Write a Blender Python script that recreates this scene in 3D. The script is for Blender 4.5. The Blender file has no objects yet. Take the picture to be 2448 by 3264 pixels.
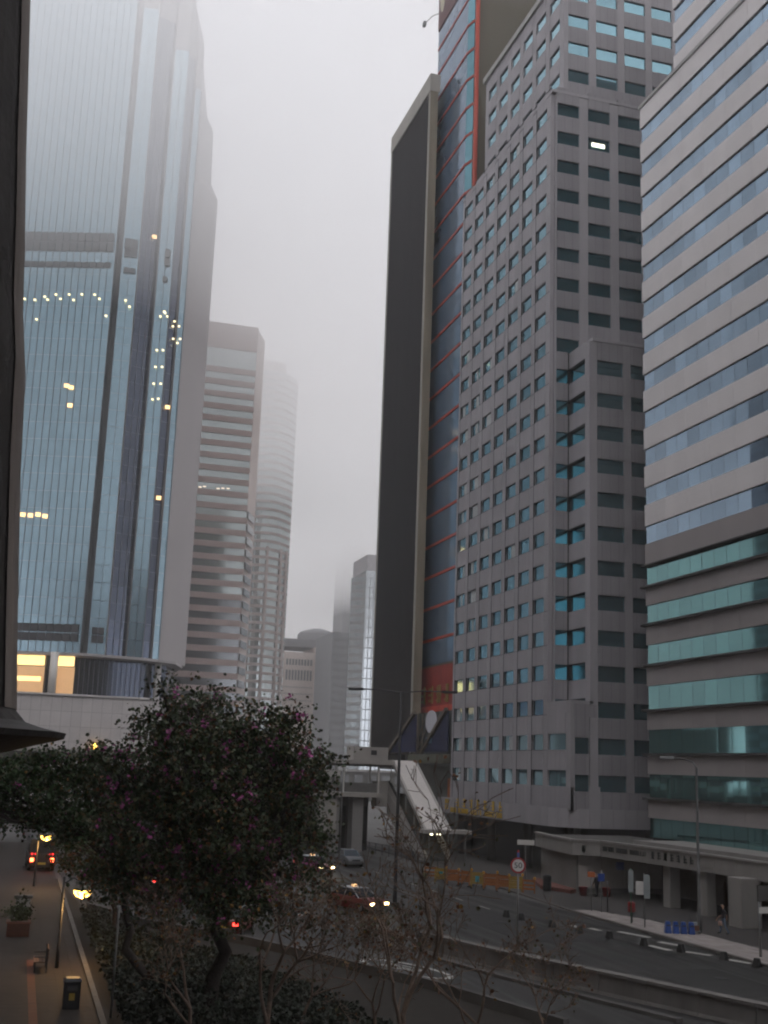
import bpy, bmesh, math, random
from mathutils import Vector, Matrix, noise
random.seed(7)
R = math.radians
sc = bpy.context.scene
COL = sc.collection

# ------------------------------------------------------------------ camera, sky, sun, exposure
CAM = Vector((0.0, 0.0, 9.0))
PITCH, ROLL, YAW = 0.21395, 0.03591, 0.28505
fw = Vector((math.sin(YAW) * math.cos(PITCH), math.cos(YAW) * math.cos(PITCH), math.sin(PITCH)))
rt0 = Vector((math.cos(YAW), -math.sin(YAW), 0.0))
up0 = rt0.cross(fw)
rt = rt0 * math.cos(ROLL) + up0 * math.sin(ROLL)
up = up0 * math.cos(ROLL) - rt0 * math.sin(ROLL)
cam_data = bpy.data.cameras.new("camera")
cam_data.sensor_fit = 'VERTICAL'
cam_data.sensor_height = 36.0
cam_data.sensor_width = 27.0
cam_data.lens = 3768.4 / 3264.0 * 36.0
cam_data.clip_start = 0.2
cam_data.clip_end = 6000.0
cam = bpy.data.objects.new("camera", cam_data)
M = Matrix((rt, up, -fw)).transposed().to_4x4()
M.translation = CAM
cam.matrix_world = M
COL.objects.link(cam)
sc.camera = cam

SUN_EL, SUN_AZ = R(48), R(200)
world = bpy.data.worlds.new("World")
sc.world = world
world.use_nodes = True
nt = world.node_tree
nt.nodes.clear()
w_out = nt.nodes.new('ShaderNodeOutputWorld')
w_bg = nt.nodes.new('ShaderNodeBackground')
w_sky = nt.nodes.new('ShaderNodeTexSky')
w_sky.sky_type = 'NISHITA'
w_sky.sun_disc = False
w_sky.sun_elevation = SUN_EL
w_sky.sun_rotation = SUN_AZ
w_sky.air_density = 2.0
w_sky.dust_density = 6.0
w_hsv = nt.nodes.new('ShaderNodeHueSaturation')
w_hsv.inputs['Saturation'].default_value = 0.2
w_mix = nt.nodes.new('ShaderNodeMix')
w_mix.data_type = 'RGBA'
w_mix.inputs['Factor'].default_value = 0.9
w_mix.inputs['B'].default_value = (7.85, 7.9, 8.5, 1)      # even overcast
nt.links.new(w_sky.outputs['Color'], w_hsv.inputs['Color'])
nt.links.new(w_hsv.outputs['Color'], w_mix.inputs['A'])
nt.links.new(w_mix.outputs['Result'], w_bg.inputs['Color'])
w_bg.inputs['Strength'].default_value = 0.12
nt.links.new(w_bg.outputs['Background'], w_out.inputs['Surface'])

sun_data = bpy.data.lights.new("sun", 'SUN')
sun_data.energy = 0.5
sun_data.angle = R(30)
sun_data.color = (1.0, 0.97, 0.93)
sun = bpy.data.objects.new("sun", sun_data)
sd = Vector((math.sin(SUN_AZ) * math.cos(SUN_EL), math.cos(SUN_AZ) * math.cos(SUN_EL), math.sin(SUN_EL)))
sun.rotation_euler = sd.to_track_quat('Z', 'Y').to_euler()
COL.objects.link(sun)

vs = sc.view_settings
vs.view_transform = 'Standard'
vs.look = 'None'
vs.exposure = 0.85
vs.gamma = 1.0
vs.use_curve_mapping = False
cy = sc.cycles
cy.max_bounces = 8
cy.diffuse_bounces = 2
cy.glossy_bounces = 3
cy.transmission_bounces = 4
cy.transparent_max_bounces = 8
cy.volume_bounces = 5
cy.use_denoising = True
cy.filter_width = 2.1
cy.use_adaptive_sampling = True
cy.adaptive_threshold = 0.04
cy.sample_clamp_indirect = 4.0
cy.caustics_reflective = False
cy.caustics_refractive = False

# ------------------------------------------------------------------ materials
MATS = {}
def mat(name, col, rough=0.7, metal=0.0, var=0.12, scale=0.6, rand=0.0, bump=0.0, bscale=8.0, emit=None, estr=0.0,
        spec=0.4, dirt=None, streak=False, joint=None):
    """Procedural material: base colour with world-space noise, per-object variation, optional vertical streaks and joint lines."""
    if name in MATS:
        return MATS[name]
    m = bpy.data.materials.new(name)
    m.use_nodes = True
    n, l = m.node_tree.nodes, m.node_tree.links
    b = n['Principled BSDF']
    b.inputs['Roughness'].default_value = rough
    b.inputs['Metallic'].default_value = metal
    b.inputs['Specular IOR Level'].default_value = spec
    geo = n.new('ShaderNodeNewGeometry')
    nz = n.new('ShaderNodeTexNoise')
    nz.inputs['Scale'].default_value = scale
    nz.inputs['Detail'].default_value = 5.0
    nz.inputs['Roughness'].default_value = 0.6
    if streak:
        mp = n.new('ShaderNodeMapping')
        mp.inputs['Scale'].default_value = (1, 1, 0.12)
        l.new(geo.outputs['Position'], mp.inputs['Vector'])
        l.new(mp.outputs['Vector'], nz.inputs['Vector'])
    else:
        l.new(geo.outputs['Position'], nz.inputs['Vector'])
    mr = n.new('ShaderNodeMapRange')
    mr.inputs['From Min'].default_value = 0.25
    mr.inputs['From Max'].default_value = 0.75
    mr.inputs['To Min'].default_value = 1 - var
    mr.inputs['To Max'].default_value = 1 + var
    l.new(nz.outputs['Fac'], mr.inputs['Value'])
    val = mr.outputs['Result']
    if rand:
        oi = n.new('ShaderNodeObjectInfo')
        mr2 = n.new('ShaderNodeMapRange')
        mr2.inputs['To Min'].default_value = 1 - rand
        mr2.inputs['To Max'].default_value = 1 + rand
        l.new(oi.outputs['Random'], mr2.inputs['Value'])
        mu = n.new('ShaderNodeMath')
        mu.operation = 'MULTIPLY'
        l.new(val, mu.inputs[0])
        l.new(mr2.outputs['Result'], mu.inputs[1])
        val = mu.outputs[0]
    if joint:                       # (axis index, pitch, darkness): narrow sealant lines between cladding sheets
        ax, pitch, dark = joint
        sx = n.new('ShaderNodeSeparateXYZ')
        l.new(geo.outputs['Position'], sx.inputs[0])
        dv = n.new('ShaderNodeMath'); dv.operation = 'DIVIDE'; dv.inputs[1].default_value = pitch
        l.new(sx.outputs[ax], dv.inputs[0])
        fr = n.new('ShaderNodeMath'); fr.operation = 'FRACT'
        l.new(dv.outputs[0], fr.inputs[0])
        lt = n.new('ShaderNodeMath'); lt.operation = 'LESS_THAN'; lt.inputs[1].default_value = 0.05 / pitch
        l.new(fr.outputs[0], lt.inputs[0])
        ml = n.new('ShaderNodeMath'); ml.operation = 'MULTIPLY_ADD'
        ml.inputs[1].default_value = -dark; ml.inputs[2].default_value = 1.0
        l.new(lt.outputs[0], ml.inputs[0])
        mm = n.new('ShaderNodeMath'); mm.operation = 'MULTIPLY'
        l.new(val, mm.inputs[0]); l.new(ml.outputs[0], mm.inputs[1])
        val = mm.outputs[0]
    vm = n.new('ShaderNodeVectorMath')
    vm.operation = 'SCALE'
    vm.inputs[0].default_value = col
    l.new(val, vm.inputs['Scale'])
    l.new(vm.outputs['Vector'], b.inputs['Base Color'])
    if bump:
        n2 = n.new('ShaderNodeTexNoise')
        n2.inputs['Scale'].default_value = bscale
        n2.inputs['Detail'].default_value = 4.0
        l.new(geo.outputs['Position'], n2.inputs['Vector'])
        bp = n.new('ShaderNodeBump')
        bp.inputs['Strength'].default_value = bump
        bp.inputs['Distance'].default_value = 0.05
        l.new(n2.outputs['Fac'], bp.inputs['Height'])
        l.new(bp.outputs['Normal'], b.inputs['Normal'])
    if emit:
        b.inputs['Emission Color'].default_value = (*emit, 1)
        b.inputs['Emission Strength'].default_value = estr
    MATS[name] = m
    return m

def glass(name, tint, rough=0.05, metal=0.9, rand=0.12, wav=0.0):
    """Coated reflective glazing: a tinted mirror with slight waviness and pane-to-pane variation."""
    m = mat(name, tint, rough, metal, var=0.06, scale=0.25, rand=rand, spec=0.6)
    if wav:
        n, l = m.node_tree.nodes, m.node_tree.links
        geo = n.new('ShaderNodeNewGeometry')
        nz = n.new('ShaderNodeTexNoise'); nz.inputs['Scale'].default_value = 0.5; nz.inputs['Detail'].default_value = 1.0
        l.new(geo.outputs['Position'], nz.inputs['Vector'])
        bp = n.new('ShaderNodeBump'); bp.inputs['Strength'].default_value = wav; bp.inputs['Distance'].default_value = 0.1
        l.new(nz.outputs['Fac'], bp.inputs['Height'])
        l.new(bp.outputs['Normal'], n['Principled BSDF'].inputs['Normal'])
    return m

# ------------------------------------------------------------------ mesh helpers
class MB:
    def __init__(s):
        s.v, s.f, s.m = [], [], []
    def face(s, pts, mi=0):
        b = len(s.v); s.v += [tuple(p) for p in pts]; s.f.append(tuple(range(b, b + len(pts)))); s.m.append(mi)
    def box(s, x0, x1, y0, y1, z0, z1, mi=0):
        b = len(s.v)
        s.v += [(x0, y0, z0), (x1, y0, z0), (x1, y1, z0), (x0, y1, z0), (x0, y0, z1), (x1, y0, z1), (x1, y1, z1), (x0, y1, z1)]
        for q in ((3, 2, 1, 0), (4, 5, 6, 7), (0, 1, 5, 4), (1, 2, 6, 5), (2, 3, 7, 6), (3, 0, 4, 7)):
            s.f.append(tuple(b + i for i in q)); s.m.append(mi)
        return s
    def hexa(s, p, mi=0):
        b = len(s.v); s.v += [tuple(q) for q in p]
        for q in ((3, 2, 1, 0), (4, 5, 6, 7), (0, 1, 5, 4), (1, 2, 6, 5), (2, 3, 7, 6), (3, 0, 4, 7)):
            s.f.append(tuple(b + i for i in q)); s.m.append(mi)
        return s
    def prism(s, poly, z0, z1, mi=0, poly1=None):
        n = len(poly); b = len(s.v); poly1 = poly1 or poly
        s.v += [(x, y, z0) for x, y in poly] + [(x, y, z1) for x, y in poly1]
        s.f.append(tuple(b + i for i in reversed(range(n)))); s.m.append(mi)
        s.f.append(tuple(b + n + i for i in range(n))); s.m.append(mi)
        for i in range(n):
            j = (i + 1) % n
            s.f.append((b + i, b + j, b + n + j, b + n + i)); s.m.append(mi)
        return s
    def tube(s, path, radii, n=8, mi=0, cap=True):
        path = [Vector(p) for p in path]
        if not hasattr(radii, '__len__'): radii = [radii] * len(path)
        b0 = len(s.v); ref = None
        for i, p in enumerate(path):
            d = (path[min(i + 1, len(path) - 1)] - path[max(i - 1, 0)]).normalized()
            if ref is None:
                ref = d.orthogonal().normalized()
            ref = (ref - d * ref.dot(d))
            ref = ref.normalized() if ref.length > 1e-6 else d.orthogonal().normalized()
            w = d.cross(ref)
            for k in range(n):
                a = 2 * math.pi * k / n
                s.v.append(tuple(p + (ref * math.cos(a) + w * math.sin(a)) * radii[i]))
        for i in range(len(path) - 1):
            for k in range(n):
                k2 = (k + 1) % n
                s.f.append((b0 + i * n + k, b0 + i * n + k2, b0 + (i + 1) * n + k2, b0 + (i + 1) * n + k)); s.m.append(mi)
        if cap:
            s.f.append(tuple(b0 + k for k in reversed(range(n)))); s.m.append(mi)
            e = b0 + (len(path) - 1) * n
            s.f.append(tuple(e + k for k in range(n))); s.m.append(mi)
        return s
    def lathe(s, prof, cx=0, cy=0, n=16, mi=0, a0=0.0):
        b = len(s.v)
        for r_, z in prof:
            for k in range(n):
                a = a0 + 2 * math.pi * k / n
                s.v.append((cx + r_ * math.cos(a), cy + r_ * math.sin(a), z))
        for i in range(len(prof) - 1):
            for k in range(n):
                k2 = (k + 1) % n
                s.f.append((b + i * n + k, b + i * n + k2, b + (i + 1) * n + k2, b + (i + 1) * n + k)); s.m.append(mi)
        s.f.append(tuple(b + k for k in reversed(range(n)))); s.m.append(mi)
        e = b + (len(prof) - 1) * n
        s.f.append(tuple(e + k for k in range(n))); s.m.append(mi)
        return s
    def mesh(s, name, mats, smooth=False):
        me = bpy.data.meshes.new(name)
        me.from_pydata(s.v, [], s.f)
        if not isinstance(mats, (list, tuple)): mats = [mats]
        for m in mats: me.materials.append(m)
        if len(mats) > 1: me.polygons.foreach_set('material_index', s.m)
        if smooth: me.polygons.foreach_set('use_smooth', [True] * len(me.polygons))
        me.update()
        return me
    def build(s, name, mats, parent=None, smooth=False, bevel=0.0, base=None):
        o = bpy.data.objects.new(name, s.mesh(name, mats, smooth))
        COL.objects.link(o)
        if bevel:
            md = o.modifiers.new("edge", 'BEVEL'); md.width = bevel; md.segments = 2; md.limit_method = 'ANGLE'
        if parent is not None: attach(o, parent)
        return o

def attach(o, parent):
    o.parent = parent
    p = parent
    off = Vector()
    while p is not None:
        off += p.location
        p = p.parent
    if not parent.get('local'):
        o.matrix_parent_inverse = Matrix.Translation(-off)
    return o

def tag(o, label=None, cat=None, group=None, kind=None):
    if label: o['label'] = label
    if cat: o['category'] = cat
    if group: o['group'] = group
    if kind: o['kind'] = kind
    return o

def thing(name, label, cat, loc=(0, 0, 0), rz=None, group=None):
    o = bpy.data.objects.new(name, None)
    o.empty_display_size = 0.3
    COL.objects.link(o)
    o.location = loc
    if rz is not None:
        o.rotation_euler.z = rz
        o['local'] = 1
    return tag(o, label, cat, group)

def struct(name, mb, m, label=None, **k):
    o = mb.build(name, m, **k)
    o['kind'] = 'structure'
    if label: o['label'] = label
    return o

_piece = {}
def piece(name, size, m, loc, parent, jitter=0.0, axis='x', chamfer=0.0):
    """One box-shaped piece; alike pieces share their mesh. loc = centre in world space."""
    key = (name, tuple(round(v, 3) for v in size), m.name)
    me = _piece.get(key)
    if me is None:
        a, b, c = (v / 2 for v in size)
        me = MB().box(-a, a, -b, b, -c, c).mesh(name, m)
        _piece[key] = me
    o = bpy.data.objects.new(name, me)
    COL.objects.link(o)
    o.parent = parent
    off = Vector(); p = parent
    while p is not None:
        off += p.location; p = p.parent
    o.location = Vector(loc) - off
    if jitter:
        if axis == 'x':
            o.rotation_euler = (0, random.gauss(0, jitter), random.gauss(0, jitter))
        else:
            o.rotation_euler = (random.gauss(0, jitter), 0, random.gauss(0, jitter))
    return o

# ------------------------------------------------------------------ palette
asphalt = mat("asphalt", (0.025, 0.0235, 0.022), 0.75, var=0.35, scale=0.35, bump=0.25, bscale=40)
for _n in [asphalt]:
    _nt = _n.node_tree; _b = _nt.nodes['Principled BSDF']; _src = _b.inputs['Base Color'].links[0].from_socket
    _g = _nt.nodes.new('ShaderNodeNewGeometry'); _mp = _nt.nodes.new('ShaderNodeMapping')
    _mp.inputs['Rotation'].default_value = (0, 0, R(-23)); _mp.inputs['Scale'].default_value = (.9, .05, 1)
    _nz = _nt.nodes.new('ShaderNodeTexNoise'); _nz.inputs['Scale'].default_value = 1.0; _nz.inputs['Detail'].default_value = 3.0
    _mr = _nt.nodes.new('ShaderNodeMapRange'); _mr.inputs['From Min'].default_value = .3; _mr.inputs['From Max'].default_value = .7; _mr.inputs['To Min'].default_value = .6; _mr.inputs['To Max'].default_value = 1.35
    _vm = _nt.nodes.new('ShaderNodeVectorMath'); _vm.operation = 'SCALE'
    _nt.links.new(_g.outputs['Position'], _mp.inputs['Vector']); _nt.links.new(_mp.outputs['Vector'], _nz.inputs['Vector']); _nt.links.new(_nz.outputs['Fac'], _mr.inputs['Value'])
    _nt.links.new(_src, _vm.inputs[0]); _nt.links.new(_mr.outputs['Result'], _vm.inputs['Scale']); _nt.links.new(_vm.outputs['Vector'], _b.inputs['Base Color'])
    _mr2 = _nt.nodes.new('ShaderNodeMapRange'); _mr2.inputs['From Min'].default_value = .35; _mr2.inputs['From Max'].default_value = .65; _mr2.inputs['To Min'].default_value = .5; _mr2.inputs['To Max'].default_value = .85
    _nt.links.new(_nz.outputs['Fac'], _mr2.inputs['Value']); _nt.links.new(_mr2.outputs['Result'], _b.inputs['Roughness'])
asphalt_patch = mat("asphalt_patch", (0.026, 0.025, 0.024), 0.8, var=0.3, scale=0.9, bump=0.2, bscale=40)
road_paint = mat("road_paint", (0.40, 0.39, 0.36), 0.7, var=0.45, scale=2.5)
kerb_mat = mat("kerb_concrete", (0.12, 0.11, 0.10), 0.8, var=0.25, scale=1.5)
kerb_black = mat("kerb_black", (0.03, 0.03, 0.03), 0.7, var=0.2)
paving = mat("paving_block", (0.31, 0.275, 0.26), 0.8, var=0.2, scale=1.2, rand=0.12)
paving_dark = mat("paving_dark", (0.05, 0.045, 0.042), 0.7, var=0.2, scale=1.2)
path_mat = mat("path_paving", (0.026, 0.018, 0.013), 0.8, var=0.2, scale=1.0, rand=0.1)
soil = mat("soil", (0.018, 0.014, 0.010), 0.95, var=0.3, scale=2)
concrete = mat("concrete", (0.30, 0.29, 0.28), 0.85, var=0.18, scale=0.7, streak=True)
concrete_dk = mat("concrete_dark", (0.085, 0.08, 0.075), 0.85, var=0.25, scale=0.7, streak=True)
white_paint = mat("white_paint", (0.62, 0.60, 0.57), 0.6, var=0.1, scale=0.8, streak=True)
dark_metal = mat("dark_metal", (0.04, 0.04, 0.042), 0.5, 0.3, var=0.1)
galv = mat("galvanised", (0.22, 0.22, 0.22), 0.5, 0.6, var=0.15, scale=3)
black = mat("black", (0.012, 0.012, 0.013), 0.6, var=0.1)
clad = mat("grey_cladding", (0.365, 0.345, 0.365), 0.6, var=0.15, scale=0.5, rand=0.05, streak=True, joint=(1, 0.915, 0.22))
clad_front = mat("grey_cladding_front", (0.31, 0.295, 0.312), 0.6, var=0.15, scale=0.5, rand=0.05, streak=True, joint=(0, 0.88, 0.3))
clad_pier = mat("grey_pier", (0.37, 0.352, 0.37), 0.6, var=0.14, scale=0.5, streak=True)
reveal = mat("window_reveal", (0.03, 0.032, 0.034), 0.6, var=0.1)
g_grey = glass("grey_tower_glass", (0.26, 0.45, 0.52), 0.05, 0.80, 0.16)
g_teal = glass("teal_glass", (0.13, 0.31, 0.37), 0.04, 0.8, 0.1)

# ------------------------------------------------------------------ ground
struct("ground", MB().box(-1500, 1500, -300, 2500, -0.5, -0.012), mat("ground_concrete", (0.09, 0.088, 0.085), 0.85, var=0.2, scale=0.05))
road = struct("road", MB().box(3.9, 36.6, -60, 420, -0.3, 0.0), asphalt)
for (x0, x1, y0, y1) in ((16.5, 19.2, 62, 71), (27.5, 31, 63, 80), (9, 13.5, 74, 84), (24, 27, 84, 99), (29.5, 33.5, 47, 54)):
    MB().box(x0, x1, y0, y1, -0.01, 0.004).build("road_patch", asphalt_patch, road)
def strip(mb, p0, p1, w, z, t=0.004):
    p0, p1 = Vector((*p0, 0)), Vector((*p1, 0))
    d = (p1 - p0).normalized(); s_ = Vector((-d.y, d.x, 0)) * w / 2
    q = [p0 - s_, p1 - s_, p1 + s_, p0 + s_]
    mb.hexa([(v.x, v.y, z - t) for v in q] + [(v.x, v.y, z) for v in q])
for (x, y) in ((20.3, 66.5), (28.2, 58.5), (29.5, 71.5), (16.2, 73.0), (32.3, 51.5), (24.2, 92.0), (33.6, 88.0)):
    MB().lathe([(.36, .002), (.36, .012)], x, y, 20).build("manhole_cover", kerb_black, road)
    MB().lathe([(.44, -.01), (.44, .006)], x, y, 20).build("manhole_rim", asphalt_patch, road)
# painted lines
for p0, p1, w in (((12.85, 57.2), (14.55, 53.0), 0.42), ((15.3, 51.2), (16.6, 48.2), 0.30), ((10.9, 61.4), (12.1, 58.9), 0.25)):
    mb = MB(); strip(mb, p0, p1, w, 0.008); mb.build("lane_marking", road_paint, road)
for i in range(9):
    t = i * 5.2
    mb = MB(); strip(mb, (22.0 - 0.38 * t, 64 + 0.92 * t), (22.0 - 0.38 * (t + 2), 64 + 0.92 * (t + 2)), 0.13, 0.008)
    mb.build("lane_marking", road_paint, road)
    mb = MB(); strip(mb, (31.3, 78 + t), (31.3, 80 + t), 0.13, 0.008)
    mb.build("lane_marking", road_paint, road)
for p0, p1 in (((35.2, 67.1), (35.9, 64.6)), ((35.55, 62.9), (36.05, 61.4)), ((34.2, 61.7), (34.45, 59.8)), ((35.1, 59.4), (35.85, 58.0)),
               ((36.0, 56.7), (36.5, 55.4)), ((34.05, 68.6), (34.2, 67.5)), ((33.45, 70.0), (33.5, 68.9))):
    mb = MB(); strip(mb, p0, p1, 0.42, 0.008); mb.build("lane_marking", road_paint, road)
# painted ring with the figures 50, drawn long for drivers
def ring(mb, c, a, b, w, ang, z, n=48):
    ca, sa = math.cos(ang), math.sin(ang)
    P = []
    for k in range(n):
        t = 2 * math.pi * k / n
        for s_ in (0, w):
            x, y = (a - s_) * math.cos(t), (b - s_ * 1.6) * math.sin(t)
            P.append((c[0] + x * ca - y * sa, c[1] + x * sa + y * ca, z))
    for k in range(n):
        k2 = (k + 1) % n
        mb.face([P[2 * k], P[2 * k2], P[2 * k2 + 1], P[2 * k + 1]])
mb = MB(); ring(mb, (18.0, 55.2), 1.15, 3.1, 0.24, R(22), 0.009); mb.build("painted_ring", road_paint, road)

def text_mesh(txt, size, depth=0.0):
    cu = bpy.data.curves.new("writing", 'FONT')
    cu.body = txt; cu.size = size; cu.align_x = 'CENTER'; cu.align_y = 'CENTER'; cu.extrude = depth
    o = bpy.data.objects.new("writing", cu)
    COL.objects.link(o)
    dg = bpy.context.evaluated_depsgraph_get()
    me = bpy.data.meshes.new_from_object(o.evaluated_get(dg))
    bpy.data.objects.remove(o)
    return me
tm = text_mesh("50", 1.25)
for v in tm.vertices:
    x, y = v.co.x * 0.85, v.co.y * 2.9
    v.co = Vector((x, y, 0))
tm.materials.append(road_paint)
o = bpy.data.objects.new("painted_numeral", tm); COL.objects.link(o); attach(o, road)
o.location = (18.0, 55.2, 0.009); o.rotation_euler.z = R(22)
# black rubber lane separators between the white marks
for i, (x, y) in enumerate(((30.8, 73.9), (31.15, 72.3), (31.75, 69.0), (32.2, 66.2), (33.1, 64.2), (33.8, 61.5), (34.75, 59.2), (35.65, 56.5), (36.2, 54.4))):
    o = MB().prism([(-0.16, -0.2), (0.16, -0.2), (0.16, 0.2), (-0.16, 0.2)], 0, 0.42, poly1=[(-0.1, -0.12), (0.1, -0.12), (0.1, 0.12), (-0.1, 0.12)]).build("lane_separator", kerb_black, bevel=0.02)
    o.location = (x, y, 0.001); o.rotation_euler.z = R(20)
    wh = ["furthest from the kerb of the row beside the white dashes", "second along the row beside the white dashes", "third along the row, below the red waste bin",
          "fourth along the row, before the green railing", "fifth along the row beside the longest white dash", "sixth along the row beside the white dashes",
          "seventh along the row beside the white dashes", "eighth along the row next to the grey lamp post", "last of the row at the picture's edge"][i]
    tag(o, "small black rubber road separator, " + wh, "lane separator", "black lane separators on the road")

# right-hand pavement, kerb, paving
pave = struct("pavement", MB().prism([(36.75, 20), (90, 20), (90, 175), (40.2, 175), (39.5, 128), (38.6, 108), (37.6, 88), (36.75, 76)], -0.3, 0.12), paving_dark)
KL = [(36.75, 20), (36.75, 76), (37.6, 88), (38.6, 108), (39.5, 128), (40.2, 175)]
def along(path, step):
    out = []
    for (a, b) in zip(path, path[1:]):
        a, b = Vector(a), Vector(b); L = (b - a).length; n = max(1, round(L / step))
        for i in range(n):
            out.append((a.lerp(b, i / n), a.lerp(b, (i + 1) / n)))
    return out
for i, (a, b) in enumerate(along([(36.75, 44), (36.75, 76), (37.6, 88), (38.6, 108)], 1.5)):
    d = (b - a).normalized(); nrm = Vector((-d.y, d.x))
    g = 0.008
    a2, b2 = a + d * g, b - d * g
    mb = MB(); q = [a2 + nrm * 0.16, a2 - nrm * 0.02, b2 - nrm * 0.02, b2 + nrm * 0.16]
    mb.hexa([(v.x, v.y, -0.05) for v in q] + [(v.x, v.y, 0.128) for v in q]).build("kerb_stone", kerb_mat, pave)
for i in range(11):
    for j in range(22):
        x = 36.95 + i * 0.26; y = 55.0 + j * 1.0
        if x > 38.0 + 1.6 * min(1, max(0, (77.5 - y) / 6)): continue
        piece("paving_slab", (0.25, 0.985, 0.03), paving, (x, y, 0.118), pave)

# footpath on the other side with its strip of coloured paving and kerbs
path = struct("footpath", MB().box(-6, 3.45, 20, 135, -0.3, 0.10), path_mat)
for i in range(13):
    for j in range(36):
        x = -1.2 + i * 0.36; y = 40.4 + j * 0.72
        if 1.1 < x < 1.5: continue
        piece("paving_slab", (0.35, 0.71, 0.03), path_mat, (x, y, 0.097), path)
guide = mat("guide_strip", (0.11, 0.035, 0.015), 0.75, var=0.2, scale=2)
for j in range(32):
    piece("guide_tile", (0.30, 0.60, 0.03), guide, (1.27, 38.5 + j * 0.62, 0.102), path)
for j in range(40):
    piece("kerb_stone", (0.22, 1.47, 0.34), kerb_mat, (3.58, 36 + j * 1.5, 0.03), path)

# planted bed between the footpath and the road
BED = [(3.72, 20), (22, 20), (19.3, 41.0), (17.0, 49.2), (12.95, 58.8), (11.6, 61.8), (7.3, 68.4), (4.6, 76), (3.72, 90)]
struct("planting_bed", MB().prism(BED, -0.3, 0.16), soil)
kw = MB()
for (a, b) in zip(BED[2:], BED[3:-1]):
    a, b = Vector(a), Vector(b); d = (b - a).normalized(); nrm = Vector((d.y, -d.x))
    q = [a + nrm * 0.02, b + nrm * 0.02, b + nrm * 0.3, a + nrm * 0.3]
    kw.hexa([(v.x, v.y, -0.1) for v in q] + [(v.x, v.y, 0.55) for v in q])
tag(kw.build("kerb_wall", concrete_dk), "low dark concrete kerb wall between the shrubs and the road", "low wall")

# concrete barrier between the carriageways
def barrier(path_, h, name, label, panel, m, w=0.32):
    r_ = thing(name, label, "barrier", (path_[0][0], path_[0][1], 0))
    for a, b in along(path_, panel):
        d = (b - a).normalized(); nrm = Vector((-d.y, d.x)); g = 0.015
        a2, b2 = a + d * g, b - d * g
        mb = MB()
        for (h0, h1, w0, w1) in ((0, 0.12, w, w * 0.8), (0.12, h - 0.12, w * 0.7, w * 0.55), (h - 0.12, h, w * 0.85, w * 0.85)):
            q0 = [a2 + nrm * w0, a2 - nrm * w0, b2 - nrm * w0, b2 + nrm * w0]
            q1 = [a2 + nrm * w1, a2 - nrm * w1, b2 - nrm * w1, b2 + nrm * w1]
            mb.hexa([(v.x, v.y, h0) for v in q0] + [(v.x, v.y, h1) for v in q1])
        mb.build("panel", m, r_)
    return r_
barrier([(31.6, 31.0), (27.45, 41.2), (22.8, 53.4), (20.6, 60.5)], 0.92, "concrete_barrier", "long pale concrete traffic barrier in panels beside the speed limit sign", 2.4, mat("barrier_concrete", (.15, .14, .13), .85, var=.25, scale=.8, streak=True))
mb = MB()
for (a, b) in along([(24.9, 42.6), (21.7, 52.2), (20.2, 58)], 3.0):
    strip(mb, a, b, 0.35, 0.14, 0.2)
tag(mb.build("kerb_edge", concrete_dk), "narrow dark kerb on the road running below the concrete barrier", "kerb")

# ------------------------------------------------------------------ grey office tower
def glyph(mb, cx, cz, w, h, seed, put, cjk=True):
    """A block of strokes like an illegible character; put(u, v) maps to a point on the fascia."""
    rg = random.Random(seed)
    t = 0.13 * h
    S = []
    if cjk:
        for k in range(rg.choice((2, 3, 3))):
            v = -h / 2 + h * (k + 0.5) / 3 + rg.uniform(-.03, .03); a = rg.uniform(-.5, -.3) * w; b = rg.uniform(.3, .5) * w
            S.append((a, v - t / 2, b, v + t / 2))
        for k in range(rg.choice((1, 2, 2))):
            u = rg.uniform(-.38, .38) * w
            S.append((u - t / 2, -h / 2, u + t / 2, h / 2))
    else:
        S.append((-w * .42, -h / 2, -w * .42 + t, h / 2))
        if rg.random() < .7: S.append((w * .42 - t, -h / 2, w * .42, h / 2))
        for v in rg.sample((-h / 2 + t / 2, 0, h / 2 - t / 2), rg.choice((1, 2, 2))):
            S.append((-w * .42, v - t / 2, w * .42, v + t / 2))
    for (a, b, c, d) in S:
        mb.hexa([put(cx + a, cz + b, 0), put(cx + c, cz + b, 0), put(cx + c, cz + d, 0), put(cx + a, cz + d, 0),
                 put(cx + a, cz + b, 1), put(cx + c, cz + b, 1), put(cx + c, cz + d, 1), put(cx + a, cz + d, 1)])

gt = thing("office_tower", "tall grey panelled office tower with square punched windows and stepped top", "building", (60, 115, 0))
XG, YG = 47.0, 103.0
P = 3.27
WT = [9.45 + P * k for k in range(22)]           # window heads
WH = 1.42
core = MB()
core.box(XG + 0.42, 78, YG + 0.42, 129.6, 6, 79.2)
core.box(XG + 0.42, 78, 98.82, YG + 0.42, 6, 15.4)
core.box(49.32, 78, 98.82, YG + 0.42, 15.4, 50.2)
core.build("core_wall", reveal, gt)
core2 = MB(); core2.box(48.92, 78, 103.95, 126.3, 79.2, 94.4); core2.build("core_wall", reveal, gt)
rf = MB()
rf.box(XG - 0.02, 78, YG - 0.02, 129.75, 79.25, 79.6); rf.build("roof", clad_pier, gt)
MB().box(48.25, 78, 103.3, 126.8, 94.45, 95.2).build("cornice", mat("cornice", (0.36, 0.36, 0.34), .6, streak=True), gt)
ph = MB().box(53.2, 80, 107, 121.5, 95.2, 112).build("penthouse", mat("penthouse_metal", (0.30, 0.31, 0.32), .5, .3, streak=True), gt)
MB().box(53.1, 53.2, 108.5, 116, 99.0, 101.2).build("window", g_grey, ph)
MB().box(49.3, 78, 98.4, YG + .4, 50.25, 50.6).build("roof", clad_pier, gt)
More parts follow.
